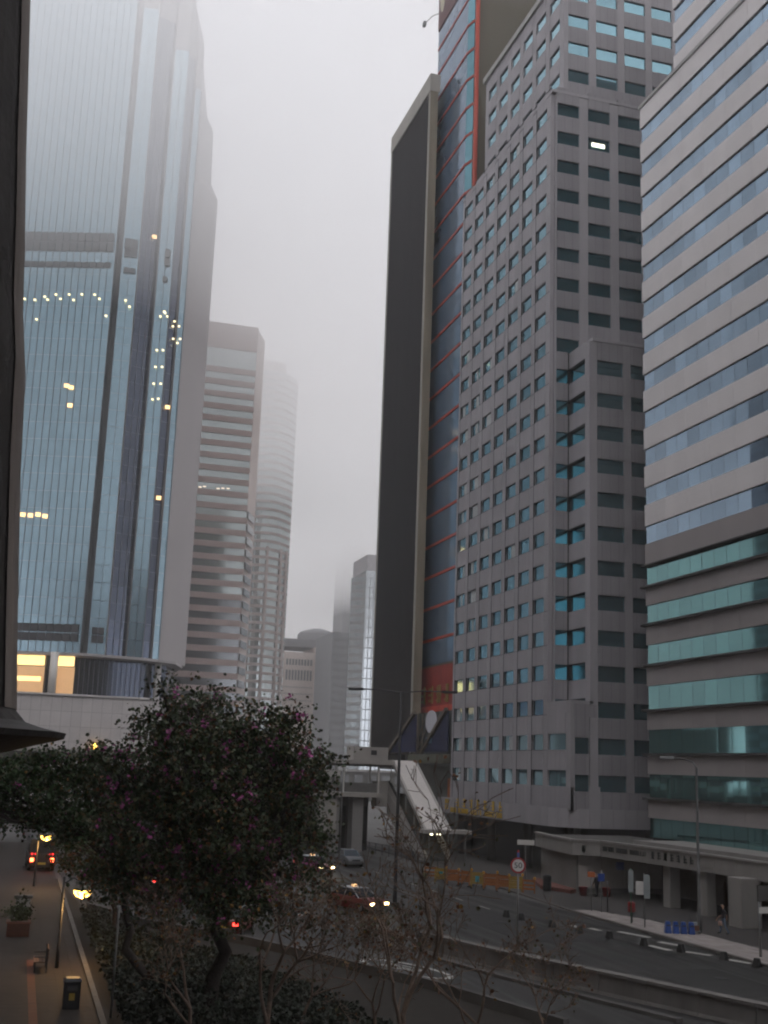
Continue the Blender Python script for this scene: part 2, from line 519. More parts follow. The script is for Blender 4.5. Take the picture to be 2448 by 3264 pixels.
# street face
for j in range(8):
    yf = 128.95 - 3.66 * j
    if j < 7:
        # groove, pier and window column; below z 15.4 the face runs on to Y 98.4
        mb = MB(); mb.box(XG + 0.02, XG + 0.43, yf - 2.56 - 1.02, yf - 2.56, 6.05, 79.2); mb.build("pier", clad_pier, gt)
    else:
        MB().box(XG + 0.02, XG + 0.43, 98.42, 99.4, 6.05, 15.4).build("pier", clad_pier, gt)
    for k in range(22):
        if j == 7 and k > 1: continue
        w = 2.56 if j < 7 else 3.9 - .05
        yc = yf - w / 2
        zt = WT[k]
        if j < 7 or k <= 1:
            o = piece("window", (0.04, w - 0.02, WH), g_grey, (XG + 0.20, yc, zt - WH / 2), gt, 0.004, 'x')
            h = P - WH
            piece("spandrel_panel", (0.30, w - 0.03, h - 0.02), clad, (XG + 0.15, yc, zt + h / 2), gt)
            piece("window_head", (0.20, w - 0.02, 0.10), reveal, (XG + 0.09, yc, zt - 0.05), gt) if False else None
for j in range(7):
    yg = 128.95 - 3.66 * j + .055
    MB().box(XG - .012, XG + .1, yg - .05, yg + .05, 6.2, 79.2).build("groove", reveal, gt)
for k in range(22):
    MB().box(XG - .008, XG + .05, 103.5, 129.6, WT[k] + P - WH - .06, WT[k] + P - WH - .02).build("sill", reveal, gt)
blindm = mat("window_blind", (.50, .53, .53), .8, var=.15, scale=1.5)
rgw = random.Random(4)
for k in range(22):
    for j in range(7):
        pr = (.7, .5, .25, .1, .06, .05, .05)[j] if k < 16 else .05
        if rgw.random() < pr:
            w_ = rgw.choice((.5, .8, 1.1, 1.5)); y_ = 128.95 - 3.66 * j - rgw.uniform(.3, 2.2 - w_ * .5) - w_ / 2
            y_ = max(y_, 128.95 - 3.66 * j - 2.5 + w_ / 2)
            piece("blind", (.012, w_, WH - .12), blindm, (XG + .165, y_, WT[k] - WH / 2), gt)
MB().box(XG + 0.02, XG + .43, 129.0, 129.72, 6.05, 79.2).build("pier", clad_pier, gt)
MB().box(XG, XG + .3, 98.42, 129.72, 6.05, WT[0] - WH - .01).build("spandrel_panel", clad, gt)
MB().box(XG + .01, XG + .42, 98.42, 103.4, 15.4, 15.7).build("ledge", clad_pier, gt)
MB().box(XG + .31, 49.3, 98.42, 103.4, 15.4, 15.69).build("ledge", clad_pier, gt)
# face towards the camera, main block
FX = [(47.6, 50.1), (51.12, 53.66), (54.64, 57.3), (58.25, 60.8)]
for c, (a, b) in enumerate(FX):
    for k in range(22):
        if (c > 0 and WT[k] < 50.6) or (k < 2): continue
        b2 = b if WT[k] > 50.6 else 48.85
        piece("window", (b2 - a, 0.04, WH), g_teal, ((a + b2) / 2, YG + 0.20, WT[k] - WH / 2), gt, 0.004, 'y')
        piece("spandrel_panel", (b2 - a - .01, 0.30, P - WH - .02), clad_front, ((a + b2) / 2, YG + .15, WT[k] + (P - WH) / 2), gt)
for (a, b, z0) in ((47.45, 47.6, 15.7), (50.1, 51.12, 50.6), (53.66, 54.64, 50.6), (57.3, 58.25, 50.6), (60.8, 62.5, 50.6)):
    MB().box(a + .01, b - .01, YG + .02, YG + .43, z0, 79.2).build("pier", clad_pier, gt)
MB().box(62.5, 78, YG + .02, YG + .43, 50.6, 79.2).build("pier", clad_front, gt)
# projecting wing: camera face and street-side face
for c, (a, b) in enumerate(((49.75, 52.55), (53.35, 56.15), (56.95, 59.75))):
    for k in range(13):
        piece("window", (b - a, 0.04, WH), g_grey, ((a + b) / 2, 98.4 + 0.20, WT[k] - .35 - WH / 2), gt, 0.004, 'y')
        piece("spandrel_panel", (b - a - .01, 0.30, P - WH - .02), clad_front, ((a + b) / 2, 98.4 + .15, WT[k] - .35 + (P - WH) / 2), gt)
for (a, b) in ((48.92, 49.75), (52.55, 53.35), (56.15, 56.95), (59.75, 62)):
    MB().box(a + .01, b - .01, 98.4 + .02, 98.4 + .43, 6.05, 50.2).build("pier", clad_pier, gt)
MB().box(47.44, 49.0, 98.4, 98.83, 6.05, WT[0] - WH - .36).build("spandrel_panel", clad_front, gt)
MB().box(49.75, 62, 98.41, 98.7, 6.05, WT[0] - WH - .36).build("spandrel_panel", clad_front, gt)
MB().box(62, 78, 98.42, 98.82, 6.05, 50.2).build("pier", clad_front, gt)
for k in range(2):
    piece("window", (1.45, 0.04, WH), g_grey, (48.1, 98.62, WT[k] - .35 - WH / 2), gt, 0.004, 'y')
    piece("spandrel_panel", (1.5, 0.30, P - WH - .02), clad_front, (48.1, 98.56, WT[k] - .35 + (P - WH) / 2), gt)
MB().box(XG + .005, XG + .3, 98.43, 103.4, WT[1] + P - WH - .01, 15.39).build("spandrel_panel", clad, gt)
MB().box(47.31, 49.6, 98.405, 98.7, WT[1] - .35 + P - WH - .01, 15.39).build("spandrel_panel", clad_front, gt)
MB().box(48.83, 49.9, 98.37, 98.6, 6.12, 8.1).build("spandrel_panel", clad_pier, gt)
louvre = mat("louvre_metal", (0.20, 0.18, 0.16), 0.5, 0.3)
for k in range(2, 13):
    zt = WT[k]
    piece("window", (0.04, 3.75, 1.6), g_teal, (49.2, 101.2, zt - .75), gt, 0.004, 'x')
    gr = MB().box(48.98, 49.3, 99.36, 103.05, zt + .02, zt + P - 1.52).build("louvre_panel", clad_pier, gt)
    for q in range(4):
        MB().box(48.90, 48.975, 99.9 + q * .62, 100.2 + q * .62, zt + .25, zt + P - 1.7).build("slat", louvre, gr)
    MB().box(48.86, 49.3, 99.36, 103.0, zt - .06, zt + .0).build("sunshade", reveal, gt)
MB().box(48.92, 49.33, 98.86, 99.35, 15.7, 50.2).build("pier", clad_pier, gt)
# upper block
for j in range(6):
    yf = 125.4 - 3.66 * j
    for zt in (82.7, 86.0, 89.3, 92.6):
        piece("window", (0.04, 2.56, WH), g_grey, (48.70, yf - 1.28, zt - WH / 2), gt, 0.004, 'x')
        piece("spandrel_panel", (0.30, 2.53, 3.3 - WH - .02), clad, (48.65, yf - 1.28, zt + (3.3 - WH) / 2), gt)
    MB().box(48.52, 48.93, yf - 3.56, yf - 2.58, 79.6, 94.4).build("pier", clad_pier, gt)
MB().box(48.52, 48.93, 125.42, 126.4, 79.6, 94.4).build("pier", clad_pier, gt)
MB().box(48.5, 48.8, 103.7, 126.4, 79.6, 81.26).build("spandrel_panel", clad, gt)
for a, b in ((48.95 + .1, 51.5), (52.35, 54.9), (55.75, 58.3), (59.1, 61.6)):
    for zt in (82.7, 86.0, 89.3, 92.6):
        piece("window", (b - a, 0.04, WH), g_teal if False else g_grey, ((a + b) / 2, 103.70, zt - WH / 2), gt, 0.004, 'y')
        piece("spandrel_panel", (b - a - .01, 0.30, 3.3 - WH - .02), clad_front, ((a + b) / 2, 103.65, zt + (3.3 - WH) / 2), gt)
for a, b in ((48.52, 49.05), (51.5, 52.35), (54.9, 55.75), (58.3, 59.1), (61.6, 78)):
    MB().box(a + .005, b - .005, 103.52, 103.94, 79.6, 94.4).build("pier", clad_pier, gt)
MB().box(48.95, 61.6, 103.51, 103.8, 79.6, 81.26).build("spandrel_panel", clad_front, gt)
# a lit ceiling behind one window
MB().box(51.6, 53.1, 103.12, 103.14, WT[20] - .95, WT[20] - .5).build("lit_ceiling", mat("lit_ceiling", (.8, .8, .7), emit=(1, .95, .7), estr=1.6), gt)
# skirt over the street, its panels, soffit, ground floor wall and columns
skirt_path = [(46.0, 131.0), (46.0, 102.6)] + [(48.6 - 2.6 * math.cos(R(a)), 102.6 - 4.6 * math.sin(R(a)) - 0.0) for a in (18, 36, 54, 72, 90)] + [(64, 98.0)]
for (a, b) in along(skirt_path, 1.15):
    d = (b - a).normalized(); nrm = Vector((-d.y, d.x)); g = .012
    a2, b2 = a + d * g, b - d * g
    q = [a2, b2, b2 + nrm * .14, a2 + nrm * .14]
    mb = MB(); mb.hexa([(v.x, v.y, 4.5) for v in q] + [(v.x, v.y, 6.15) for v in q]); mb.build("skirt_panel", clad_pier, gt)
sp = [(x + .25, y + .2) for x, y in skirt_path] + [(78, 98.3), (78, 131)]
MB().prism(list(reversed(sp)), 4.62, 6.0).build("soffit", reveal, gt)
MB().box(50.2, 78, 103, 130.9, 0.1, 4.6).build("ground_floor_wall", mat("shaded_stone", (.012, .012, .012), .5, var=.15), gt)  # shade under the tower put into the wall's near-black colour
for x, y in ((48.0, 100.8), (48.0, 110), (48.0, 119.5), (48.0, 128.5), (56, 100.8)):
    MB().lathe([(.42, .1), (.42, 4.62)], x, y, 14).build("column", concrete_dk, gt, smooth=True)
# gilt letters standing on the skirt: emblem, a row of seven large characters and a row of small letters
gold = mat("gilt", (0.75, 0.50, 0.06), 0.4, 0.4, var=0.15)
def put_g(off): return lambda u, v, k: (45.9 - .08 * k - off, u, v)
mb = MB(); ring(mb, (0, 0), .45, .62, .14, 0, 0, 20)
for (x, y, z) in [mb.v[i] for i in range(0)]: pass
em = MB()
for q in range(4):
    glyph(em, 127.3 + (q % 2) * .62, 5.15 + (q // 2) * .62, .5, .5, 40 + q, put_g(0))
em.build("emblem", gold, gt)
for q in range(7):
    mb = MB(); glyph(mb, 124.2 - q * 2.05, 5.75, .85, .95, 60 + q, put_g(0)); mb.build("letter", gold, gt)
for q in range(24):
    if q in (3, 9, 15): continue
    mb = MB(); glyph(mb, 126.0 - q * .62, 4.92, .46, .52, 90 + q, put_g(.02), False); mb.build("letter", gold, gt)

# ------------------------------------------------------------------ banded tower at the frame's edge
pinkish = mat("pale_panel", (0.75, 0.715, 0.71), 0.55, var=0.05, scale=0.4, rand=0.03, streak=True)
greyish = mat("grey_band_panel", (0.34, 0.31, 0.305), 0.55, var=0.06, scale=0.4, rand=0.03, streak=True)
g_blue = glass("blue_glass", (0.25, 0.345, 0.44), 0.05, 0.85, 0.17, 0.04)
g_green = glass("green_glass", (0.16, 0.33, 0.335), 0.04, 0.9, 0.08)
ledge_m = mat("ledge_dark", (0.06, 0.055, 0.055), 0.6)
rtw = thing("office_tower", "pale office tower with continuous bands of blue windows, teal glass on its lower floors", "building", (62, 75, 0))
XR, YR = 50.0, 90.0
NP, MP = 15, 1.75
Y0 = YR - NP * MP
MB().box(XR + .3, 86, 40, YR - .25, 4, 69.8).build("core_wall", reveal, rtw)
def band_floor(zt, zb, znext, gm, pm, xoff=0.0, y1=YR, n=NP, par=rtw, X=XR):
    for i in range(n):
        yc = y1 - (i + .5) * MP
        piece("window", (0.04, MP - .035, zt - zb - .02), gm, (X + .18, yc, (zt + zb) / 2), par, 0.0035, 'x')
    for i in range((n + 1) // 2):
        a = y1 - i * 2 * MP; b = max(y1 - n * MP, a - 2 * MP)
        piece("spandrel_panel", (0.22, a - b - .02, znext - zt - .01), pm, (X + .11, (a + b) / 2, (znext + zt) / 2), par)
    # end wall towards the grey tower; the gap's shade is put into its colour
    MB().box(X + .01, 86, y1 - .24, y1 - .0, zt, znext - .01).build("end_panel", ledge_m, par)
    MB().box(X + .2, 86, y1 - .2, y1 - .1, zb, zt).build("end_window", reveal, par)
WTS = [30.35 + 3.455 * k for k in range(12)]
for k, zt in enumerate(WTS):
    nx = (WTS[k + 1] - 1.58) if k < 11 else 70.4
    band_floor(zt, zt - 1.58, nx, g_blue, pinkish)
MB().box(XR, XR + .25, Y0, YR, 26.9, 30.35 - 1.58 - .01).build("grey_band", greyish, rtw)
MB().box(XR - .12, 86, 40, YR + .1, 70.4, 70.75).build("parapet_coping", mat("coping", (.4, .39, .38), .6), rtw)
low = [(26.75, 25.1), (23.42, 21.85), (20.05, 18.4), (16.6, 14.65), (12.97, 11.05), (9.35, 7.5), (5.85, 4.3)]
for k, (zt, zb) in enumerate(low):
    nx = 26.9 if k == 0 else low[k - 1][1]
    if k == 0:
        for i in range(NP):
            piece("window", (0.04, MP - .035, zt - zb - .02), g_green, (XR + .18, YR - (i + .5) * MP, (zt + zb) / 2), rtw, 0.0035, 'x')
    else:
        band_floor(zt, zb, nx - .22, g_green, greyish)
    MB().box(XR - .35, 86, Y0, YR + .3, nx - (.2 if k else .12), nx - .02).build("ledge", ledge_m, rtw)
    MB().box(XR - .28, XR + .3, Y0, YR + .25, zb - .12, zb - .0).build("sill", ledge_m, rtw) if k == 0 else None
# upper storeys set back
MB().box(53.3, 86, 40, 88.6, 70.7, 92).build("core_wall", reveal, rtw)
for k in range(6):
    zt = 74.0 + 3.455 * k
    for i in range(8):
        piece("window", (0.04, MP * 2 - .035, 1.56), g_blue, (53.2, 88.8 - (i + .5) * MP * 2, zt - .8), rtw, 0.0035, 'x')
    MB().box(53.0, 53.25, 60, 88.85, zt, zt + 1.87).build("spandrel_panel", pinkish, rtw)
    MB().box(53.02, 86, 88.7, 88.84, zt, zt + 1.86).build("end_panel", ledge_m, rtw)  # upper end wall, its colour darkened for the gap's shade too
MB().box(53.0, 53.25, 60, 88.85, 70.75, 72.42).build("spandrel_panel", pinkish, rtw)

# podium canopy, kiosk, pillars under the banded tower
pod = thing("podium_canopy", "low white canopy and kiosk with dark lettering round the foot of the banded tower", "canopy", (46, 80, 0.12))
fasc = mat("fascia_panel", (0.27, 0.255, 0.24), 0.6, var=0.12, scale=0.8, streak=True)
FP = [(43.1, 97.2), (42.15, 91.5), (41.75, 87.0), (43.6, 86.0), (44.2, 80), (44.8, 72), (45.0, 62), (45.0, 44)]
for (a, b) in along(FP, 2.6):
    d = (b - a).normalized(); nrm = Vector((-d.y, d.x)); g = .01
    a2, b2 = a + d * g, b - d * g
    mb = MB()
    q = [a2, b2, b2 + nrm * .2, a2 + nrm * .2]
    mb.hexa([(v.x, v.y, 3.0) for v in q] + [(v.x, v.y, 4.05) for v in q])
    q = [a2 - nrm * .1, b2 - nrm * .1, b2 + nrm * .3, a2 + nrm * .3]
    mb.hexa([(v.x, v.y, 4.055) for v in q] + [(v.x, v.y, 4.2) for v in q])
    mb.build("fascia_panel", fasc, pod)
MB().prism(list(reversed([(x + .25, y) for x, y in FP] + [(52, 44), (52, 97.2)])), 3.1, 4.0).build("canopy_slab", concrete_dk, pod)
MB().prism(list(reversed([(45.9, 85), (46.2, 79), (46.6, 72), (46.7, 44), (52, 44), (52, 85)])), 4.0, 4.32).build("upper_step", fasc, pod)
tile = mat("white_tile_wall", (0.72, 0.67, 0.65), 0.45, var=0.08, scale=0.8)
grout = mat("tile_joint", (0.2, 0.19, 0.18), .8)
wall = MB().prism([(43.3, 96.4), (42.35, 87.6), (50.5, 87.3), (50.5, 96.4)], .12, 3.1).build("kiosk_wall", grout, pod)
for i in range(6):
    a = Vector((43.3, 96.4)).lerp(Vector((42.35, 87.6)), i / 6); b = Vector((43.3, 96.4)).lerp(Vector((42.35, 87.6)), (i + 1) / 6)
    d = (b - a).normalized(); nrm = Vector((d.y, -d.x))
    for (z0, z1) in ((.5, 1.35), (1.365, 2.2), (2.215, 3.05)):
        q = [a + d * .01, b - d * .01, b - d * .01 + nrm * .05, a + d * .01 + nrm * .05]
        MB().hexa([(v.x, v.y, z0) for v in q] + [(v.x, v.y, z1) for v in q]).build("wall_panel", tile, wall)
shadow_tile = mat("shaded_tile_wall", (0.42, 0.38, 0.35), 0.6, var=0.1, scale=0.8)  # darker copy of the white tile, the side wall's shade put into it
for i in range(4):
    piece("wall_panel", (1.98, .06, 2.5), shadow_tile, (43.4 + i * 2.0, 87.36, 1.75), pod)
MB().box(45.6, 46.3, 87.25, 87.32, 1.9, 2.5).build("blue_notice", mat("blue_sign", (.03, .06, .35), .5), pod)
brick = mat("red_brick_plinth", (0.16, 0.06, 0.045), 0.85, var=0.25, scale=4)
MB().prism([(42.7, 97), (40.6, 90.4), (41.6, 87.0), (42.34, 87.6), (43.2, 96.4)][::-1], .12, .4).build("plinth", brick, pod)
for (x0, x1, y0, y1) in ((44.9, 45.7, 77.8, 78.8), (45.0, 45.7, 73.2, 74.2), (43.75, 45.2, 67.2, 68.7), (44.6, 45.3, 60.5, 61.5)):
    MB().box(x0, x1, y0, y1, .12, 3.1).build("pillar", fasc, pod, bevel=.03)
shop = mat("shop_shutter", (0.10, 0.09, 0.08), .6, var=.2, scale=1.5)
MB().box(50.0, 52, 44, 87.2, .12, 3.1).build("shop_front", shop, pod)
for y, c, w in ((75.5, (.45, .14, .03), .35), (70.3, (.10, .09, .09), 1.4), (64.5, (.5, .25, .03), .5), (63.2, (.12, .09, .06), 1.6), (80.5, (.2, .19, .18), 1.5)):
    MB().box(49.85, 49.98, y, y + w, .2, 2.8).build("shop_panel", mat("shop_%d" % y, c, .6), pod)
def put_f(u, v, k):
    return (41.0 - .08 * k, 0, 0)
ink = mat("dark_letter", (.02, .025, .025), .5)
for q in range(19):
    if q in (5, 11): continue
    t = 85.3 - q * .29
    xx = 43.55 + (85.6 - t) / 5.6 * .7
    mb = MB(); glyph(mb, t, 3.62, .24, .34, 200 + q, lambda u, v, k, xx=xx: (xx - .02 - .05 * k + (t - u) * .12, u, v), False); mb.build("letter", ink, pod)
for q in range(7):
    t = 79.0 - q * .78
    xx = 44.2 + (80 - t) / 8 * .6
    mb = MB(); glyph(mb, t, 3.62, .46, .5, 240 + q, lambda u, v, k, xx=xx: (xx - .03 - .06 * k, u, v)); mb.build("letter", ink, pod)
MB().box(42.35, 42.55, 86.4, 86.6, 3.3, 3.75).build("sign_plate", ink, pod)

# ------------------------------------------------------------------ red-banded glass tower
redm = mat("red_band", (0.42, 0.055, 0.03), 0.55, var=0.12, streak=True)
maroon = mat("maroon_panel", (0.11, 0.018, 0.02), 0.6, var=0.12)
g_steel = glass("steel_blue_glass", (0.17, 0.25, 0.35), 0.10, 0.45, 0.08, 0.05)
rb = thing("glass_tower", "blue glass tower with thin red bands at every floor and bare brown side wall", "building", (58, 142, 0))
MB().prism([(49.12, 147.6), (49.12, 135.1), (49.5, 133.45), (49.9, 133.3), (80, 133.3), (80, 147.6)], 9, 124).build("core_wall", mat("brown_render", (.15, .135, .105), .85, var=.12, scale=.25, streak=True), rb)
bz = [21.95] + [25.35 + 4.145 * k for k in range(24)]
for k in range(len(bz) - 1):
    z0, z1 = bz[k] + .18, bz[k + 1] - .18
    if z0 > 115: break
    z1 = min(z1, 115.3)
    mb = MB()
    mb.box(49.02, 49.11, 135.02, 147.5, z0, z1)
    win = mb.build("window", g_steel, rb)
    mb = MB(); a, b = Vector((49.03, 135.0)), Vector((49.42, 133.45)); nr = Vector((.97, .25)) * .08
    mb.hexa([(v.x, v.y, z0) for v in (a, b, b + nr, a + nr)] + [(v.x, v.y, z1) for v in (a, b, b + nr, a + nr)])
    mb.build("corner_window", g_teal, rb)
    mu = MB()
    for i in range(1, 16):
        mu.box(48.985, 49.015, 135 + i * .78 - .025, 135 + i * .78 + .025, z0, z1)
    m_ = mu.build("mullion", mat("steel_mullion", (.10, .12, .15), .5, .4), win); m_['kind'] = 'stuff'
    mb = MB(); mb.box(48.93, 49.11, 134.95, 147.5, bz[k + 1] - .17, bz[k + 1] + .17)
    a, b = Vector((48.95, 134.95)), Vector((49.36, 133.42)); nr = Vector((.97, .25)) * .12
    zz = bz[k + 1]
    mb.hexa([(v.x, v.y, zz - .17) for v in (a, b, b + nr, a + nr)] + [(v.x, v.y, zz + .17) for v in (a, b, b + nr, a + nr)])
    mb.build("red_band", redm, rb)
MB().lathe([(.3, 21.9), (.3, 123)], 49.72, 133.15, 12).build("corner_pipe", redm, rb, smooth=True)
MB().box(48.9, 49.11, 135, 147.5, 115.45, 124).build("crown_panel", maroon, rb)
em = MB()
for k in range(20):
    a = 2 * math.pi * k / 20
    em.v.append((48.85, 145.6 + 1.15 * math.cos(a), 120.4 + 2.9 * math.sin(a)))
em.f.append(tuple(range(20))); em.m.append(0)
em.build("emblem", mat("cream_emblem", (.55, .5, .36), .5), rb)
MB().tube([(49.0, 147.6, 118.6), (48.6, 149.6, 119.4), (48.4, 152.6, 120.0)], .06, 6).build("camera_arm", galv, rb)
MB().box(48.2, 48.6, 152.4, 153.1, 119.7, 120.4).build("floodlight", dark_metal, rb)
MB().box(48.8, 49.11, 133.6, 147.5, 16.4, 21.8).build("red_sign_board", mat("red_signboard", (.30, .028, .018), .55, var=.25, scale=.6), rb)
MB().box(48.7, 49.12, 133.5, 147.5, 16.0, 16.9).build("red_fascia", mat("red_fascia", (.55, .06, .035), .5, var=.2), rb)
for q in range(4):
    mb = MB(); glyph(mb, 145.3 - q * 2.9, 18.3, 1.9, 2.2, 300 + q, lambda u, v, k: (48.78 - .12 * k, u, v)); mb.build("letter", mat("dull_gold", (.28, .19, .05), .5, .2), rb)
MB().box(47.6, 48.75, 130.2, 147, 9.6, 16.0).build("lower_front", mat("dark_front", (.05, .06, .06), .4, var=.3, scale=.5), rb)
MB().box(46.2, 51, 130.2, 143.4, 9.9, 10.9).build("canopy_edge", mat("mossy_concrete", (.12, .12, .09), .85, var=.25, scale=.6), rb)
MB().box(48.6, 60, 131.2, 147.5, .12, 9.9).build("shop_wall", mat("shop_dark", (.06, .065, .055), .5, var=.4, scale=.5), rb)
MB().box(48.45, 48.58, 132.5, 134.6, 5.2, 8.2).build("orange_panel", mat("orange_panel", (.45, .12, .02), .6, var=.3), rb)

# ------------------------------------------------------------------ dark finned tower
dk = thing("office_tower", "near-black slab tower of closely set vertical fins in a pale stone frame", "building", (47, 153, 0))
darkglass = glass("bronze_glass", (0.010, 0.011, 0.014), 0.2, 0.6, 0.1)
fin_m = mat("bronze_fin", (0.050, 0.046, 0.048), 0.5, 0.3, var=0.15, streak=True)
stone = mat("frame_stone", (0.42, 0.40, 0.36), 0.7, var=0.12, streak=True, scale=.8)
beige = mat("stained_stone", (0.26, 0.225, 0.17), 0.8, var=0.35, streak=True, scale=.5)
MB().box(48.0, 76, 149.8, 162.4, 9, 105).build("core_wall", concrete_dk, dk)
MB().box(47.25, 48.0, 144.6, 162.3, 11, 103.1).build("glass_wall", darkglass, dk)
MB().box(46.85, 47.9, 143.7, 144.25, 11, 105.4).build("frame_pier", beige, dk)
MB().box(46.72, 46.95, 143.95, 144.3, 11, 103.2).build("frame_edge", stone, dk)
MB().box(46.72, 47.9, 162.2, 162.6, 11, 103.2).build("frame_edge", stone, dk)
MB().box(46.7, 48.2, 143.66, 162.65, 103.2, 105.9).build("frame_top", stone, dk)
for i in range(31):
    piece("fin", (.42, .16, 92), fin_m, (47.02, 144.75 + i * .572, 57.1), dk)
for k in range(25):
    piece("floor_band", (.06, 17.6, .5), mat("bronze_spandrel", (.05, .048, .05), .5, .2, var=.2), (47.22, 153.4, 13.4 + k * 3.65), dk)
lit = mat("lit_window", (.8, .6, .3), emit=(1, .62, .22), estr=1.2)
for (y, z) in ((160.2, 37.2), (159.6, 37.2), (148.8, 37.6), (146.6, 39.0), (156.5, 17.6), (155.4, 17.6), (154.2, 17.6), (150.8, 17.6)):
    MB().box(47.16, 47.2, y - .14, y + .14, z, z + (.7 if z > 20 else .35)).build("lit_window", lit, dk)

# blue hoarding on its sloping struts, in front of the two towers
hb = thing("advertising_hoarding", "dark blue hoarding with a white oval emblem behind slanting brown struts", "hoarding", (46.6, 141, 9.9))
navy = mat("navy_banner", (0.012, 0.018, 0.07), .6, var=.3, scale=.6)
pale = mat("banner_white", (.55, .55, .6), .6, var=.1)
palebl = mat("banner_pale_blue", (.16, .24, .34), .6, var=.3, scale=1.5)
strut = mat("strut_brown", (.14, .115, .09), .7, var=.2)
for (y0, y1) in ((130.0, 138.5), (141.6, 152.6)):
    tri = [(y0, 11.2), (y1, 11.2), (y0, 15.8)]
    b = MB()
    b.v += [(46.62, y, z) for y, z in tri] + [(46.74, y, z) for y, z in tri]
    b.f += [(0, 2, 1), (3, 4, 5), (0, 1, 4, 3), (1, 2, 5, 4), (2, 0, 3, 5)]; b.m += [0] * 5
    bn = b.build("banner", navy, hb)
    MB().box(46.56, 46.6, y0 + .5, y0 + 1.2, 11.3, 14.4).build("white_stripe", pale, bn)
    MB().box(46.56, 46.6, y0 + 2.0, y0 + 4.4, 11.4, 12.3).build("lettering_block", palebl, bn)
    MB().box(46.55, 46.61, y0 + 2.5, y0 + 3.7, 12.6, 13.2).build("lettering_block", palebl, bn)
    b = MB(); b.tube([(46.5, y1 + .6, 11.0), (46.5, y0 + .2, 16.0)], .28, 4); b.build("strut", strut, hb)
for k in range(3):
    b = MB(); b.tube([(46.7, 143.5 - k * 1.9, 11.0), (46.7, 137.2 - k * 1.9, 15.8)], .1, 4); b.build("strut", strut, hb)
for y in (141.0, 139.4):
    b = MB(); b.tube([(46.75, y, 10.8), (46.75, y, 15.8)], .12, 4); b.build("post", strut, hb)
ov = MB()
for kk, x in ((0, 46.44), (1, 46.56)):
    for k in range(28):
        a = 2 * math.pi * k / 28
        ov.v.append((x, 135.5 + 1.95 * math.cos(a), 14.7 + 1.35 * math.sin(a)))
ov.f.append(tuple(range(28))); ov.m.append(0)
ov.f.append(tuple(reversed(range(28, 56)))); ov.m.append(0)
for k in range(28):
    ov.f.append((k, k + 28, (k + 1) % 28 + 28, (k + 1) % 28)); ov.m.append(0)
ovo = ov.build("oval_emblem", pale, hb)
b = MB(); b.tube([(46.42, 136.7, 13.9), (46.42, 135.9, 15.0), (46.42, 134.9, 15.6)], [.14, .1, .04], 4)
b.tube([(46.42, 135.1, 15.3), (46.42, 135.2, 14.3), (46.42, 134.6, 13.8)], [.03, .1, .05], 4)
b.tube([(46.42, 135.7, 14.9), (46.42, 135.9, 14.2)], [.05, .08], 4); b.build("emblem_mark", mat("emblem_grey", (.12, .10, .10), .5), ovo)
MB().box(46.5, 46.6, 135.4, 137.3, 12.2, 12.9).build("lettering_block", palebl, hb)

# ------------------------------------------------------------------ tall glass tower fading into cloud
lt = thing("skyscraper", "tall pale blue glass skyscraper with stepped bays, its top lost in low cloud", "building", (0, 280, 21.5))
granite = mat("tower_granite", (0.32, 0.298, 0.30), 0.55, var=0.06, scale=.1, streak=True)
g_ifc = glass("pale_blue_glass", (0.255, 0.37, 0.435), 0.24, 0.85, 0.05, 0.02)
g_dkblue = glass("slate_glass", (0.07, 0.085, 0.12), 0.08, 0.85, 0.12)
silver = mat("silver_mullion", (0.16, 0.17, 0.19), 0.4, 0.6, var=.05)
grove = mat("slate_recess", (0.06, 0.065, 0.07), 0.6, var=.1)
vent = mat("plant_louvre", (0.05, 0.05, 0.055), 0.6, var=.1)
FR = [(-45.0, 281.0), (10.1, 262.5), (10.7, 264.9), (11.7, 264.5), (15.4, 264.1), (15.8, 266.9), (20.0, 268.4), (20.3, 267.4), (23.6, 266.5), (23.9, 269.2), (25.6, 269.9), (26.0, 269.3), (27.5, 270.0), (35.0, 281.2), (35.0, 318.0), (-45.0, 318.0)]
def clampx(lim): return [(min(x, lim), y) for x, y in FR]
MB().prism(FR, 31, 150).build("shaft", granite, lt)
cr = MB()
LV = [(150, 35.1), (154, 33.0), (169, 32.6), (172.5, 30.8), (186, 29.0), (197, 24.6), (214, 18.0)]
for (z0, l0), (z1, l1) in zip(LV, LV[1:]):
    cr.prism(clampx(l0), z0 + .01, z1, poly1=clampx(l1))
cr.build("crown", granite, lt)
FLH = 3.95
facets = [(Vector((10.1, 262.5)), Vector((-45.0, 281.0)), 35, g_ifc), (Vector((15.4, 264.1)), Vector((11.7, 264.5)), 2, g_ifc), (Vector((23.6, 266.5)), Vector((20.3, 267.4)), 2, g_ifc),
          (Vector((27.5, 270.0)), Vector((26.0, 269.3)), 1, g_ifc), (Vector((20.0, 268.4)), Vector((15.8, 266.9)), 3, g_dkblue), (Vector((25.6, 269.9)), Vector((23.9, 269.2)), 1, g_dkblue)]
rest = {g_ifc.name: MB(), g_dkblue.name: MB()}
rest_m = {g_ifc.name: g_ifc, g_dkblue.name: g_dkblue}
paneme = {}
npane = 0
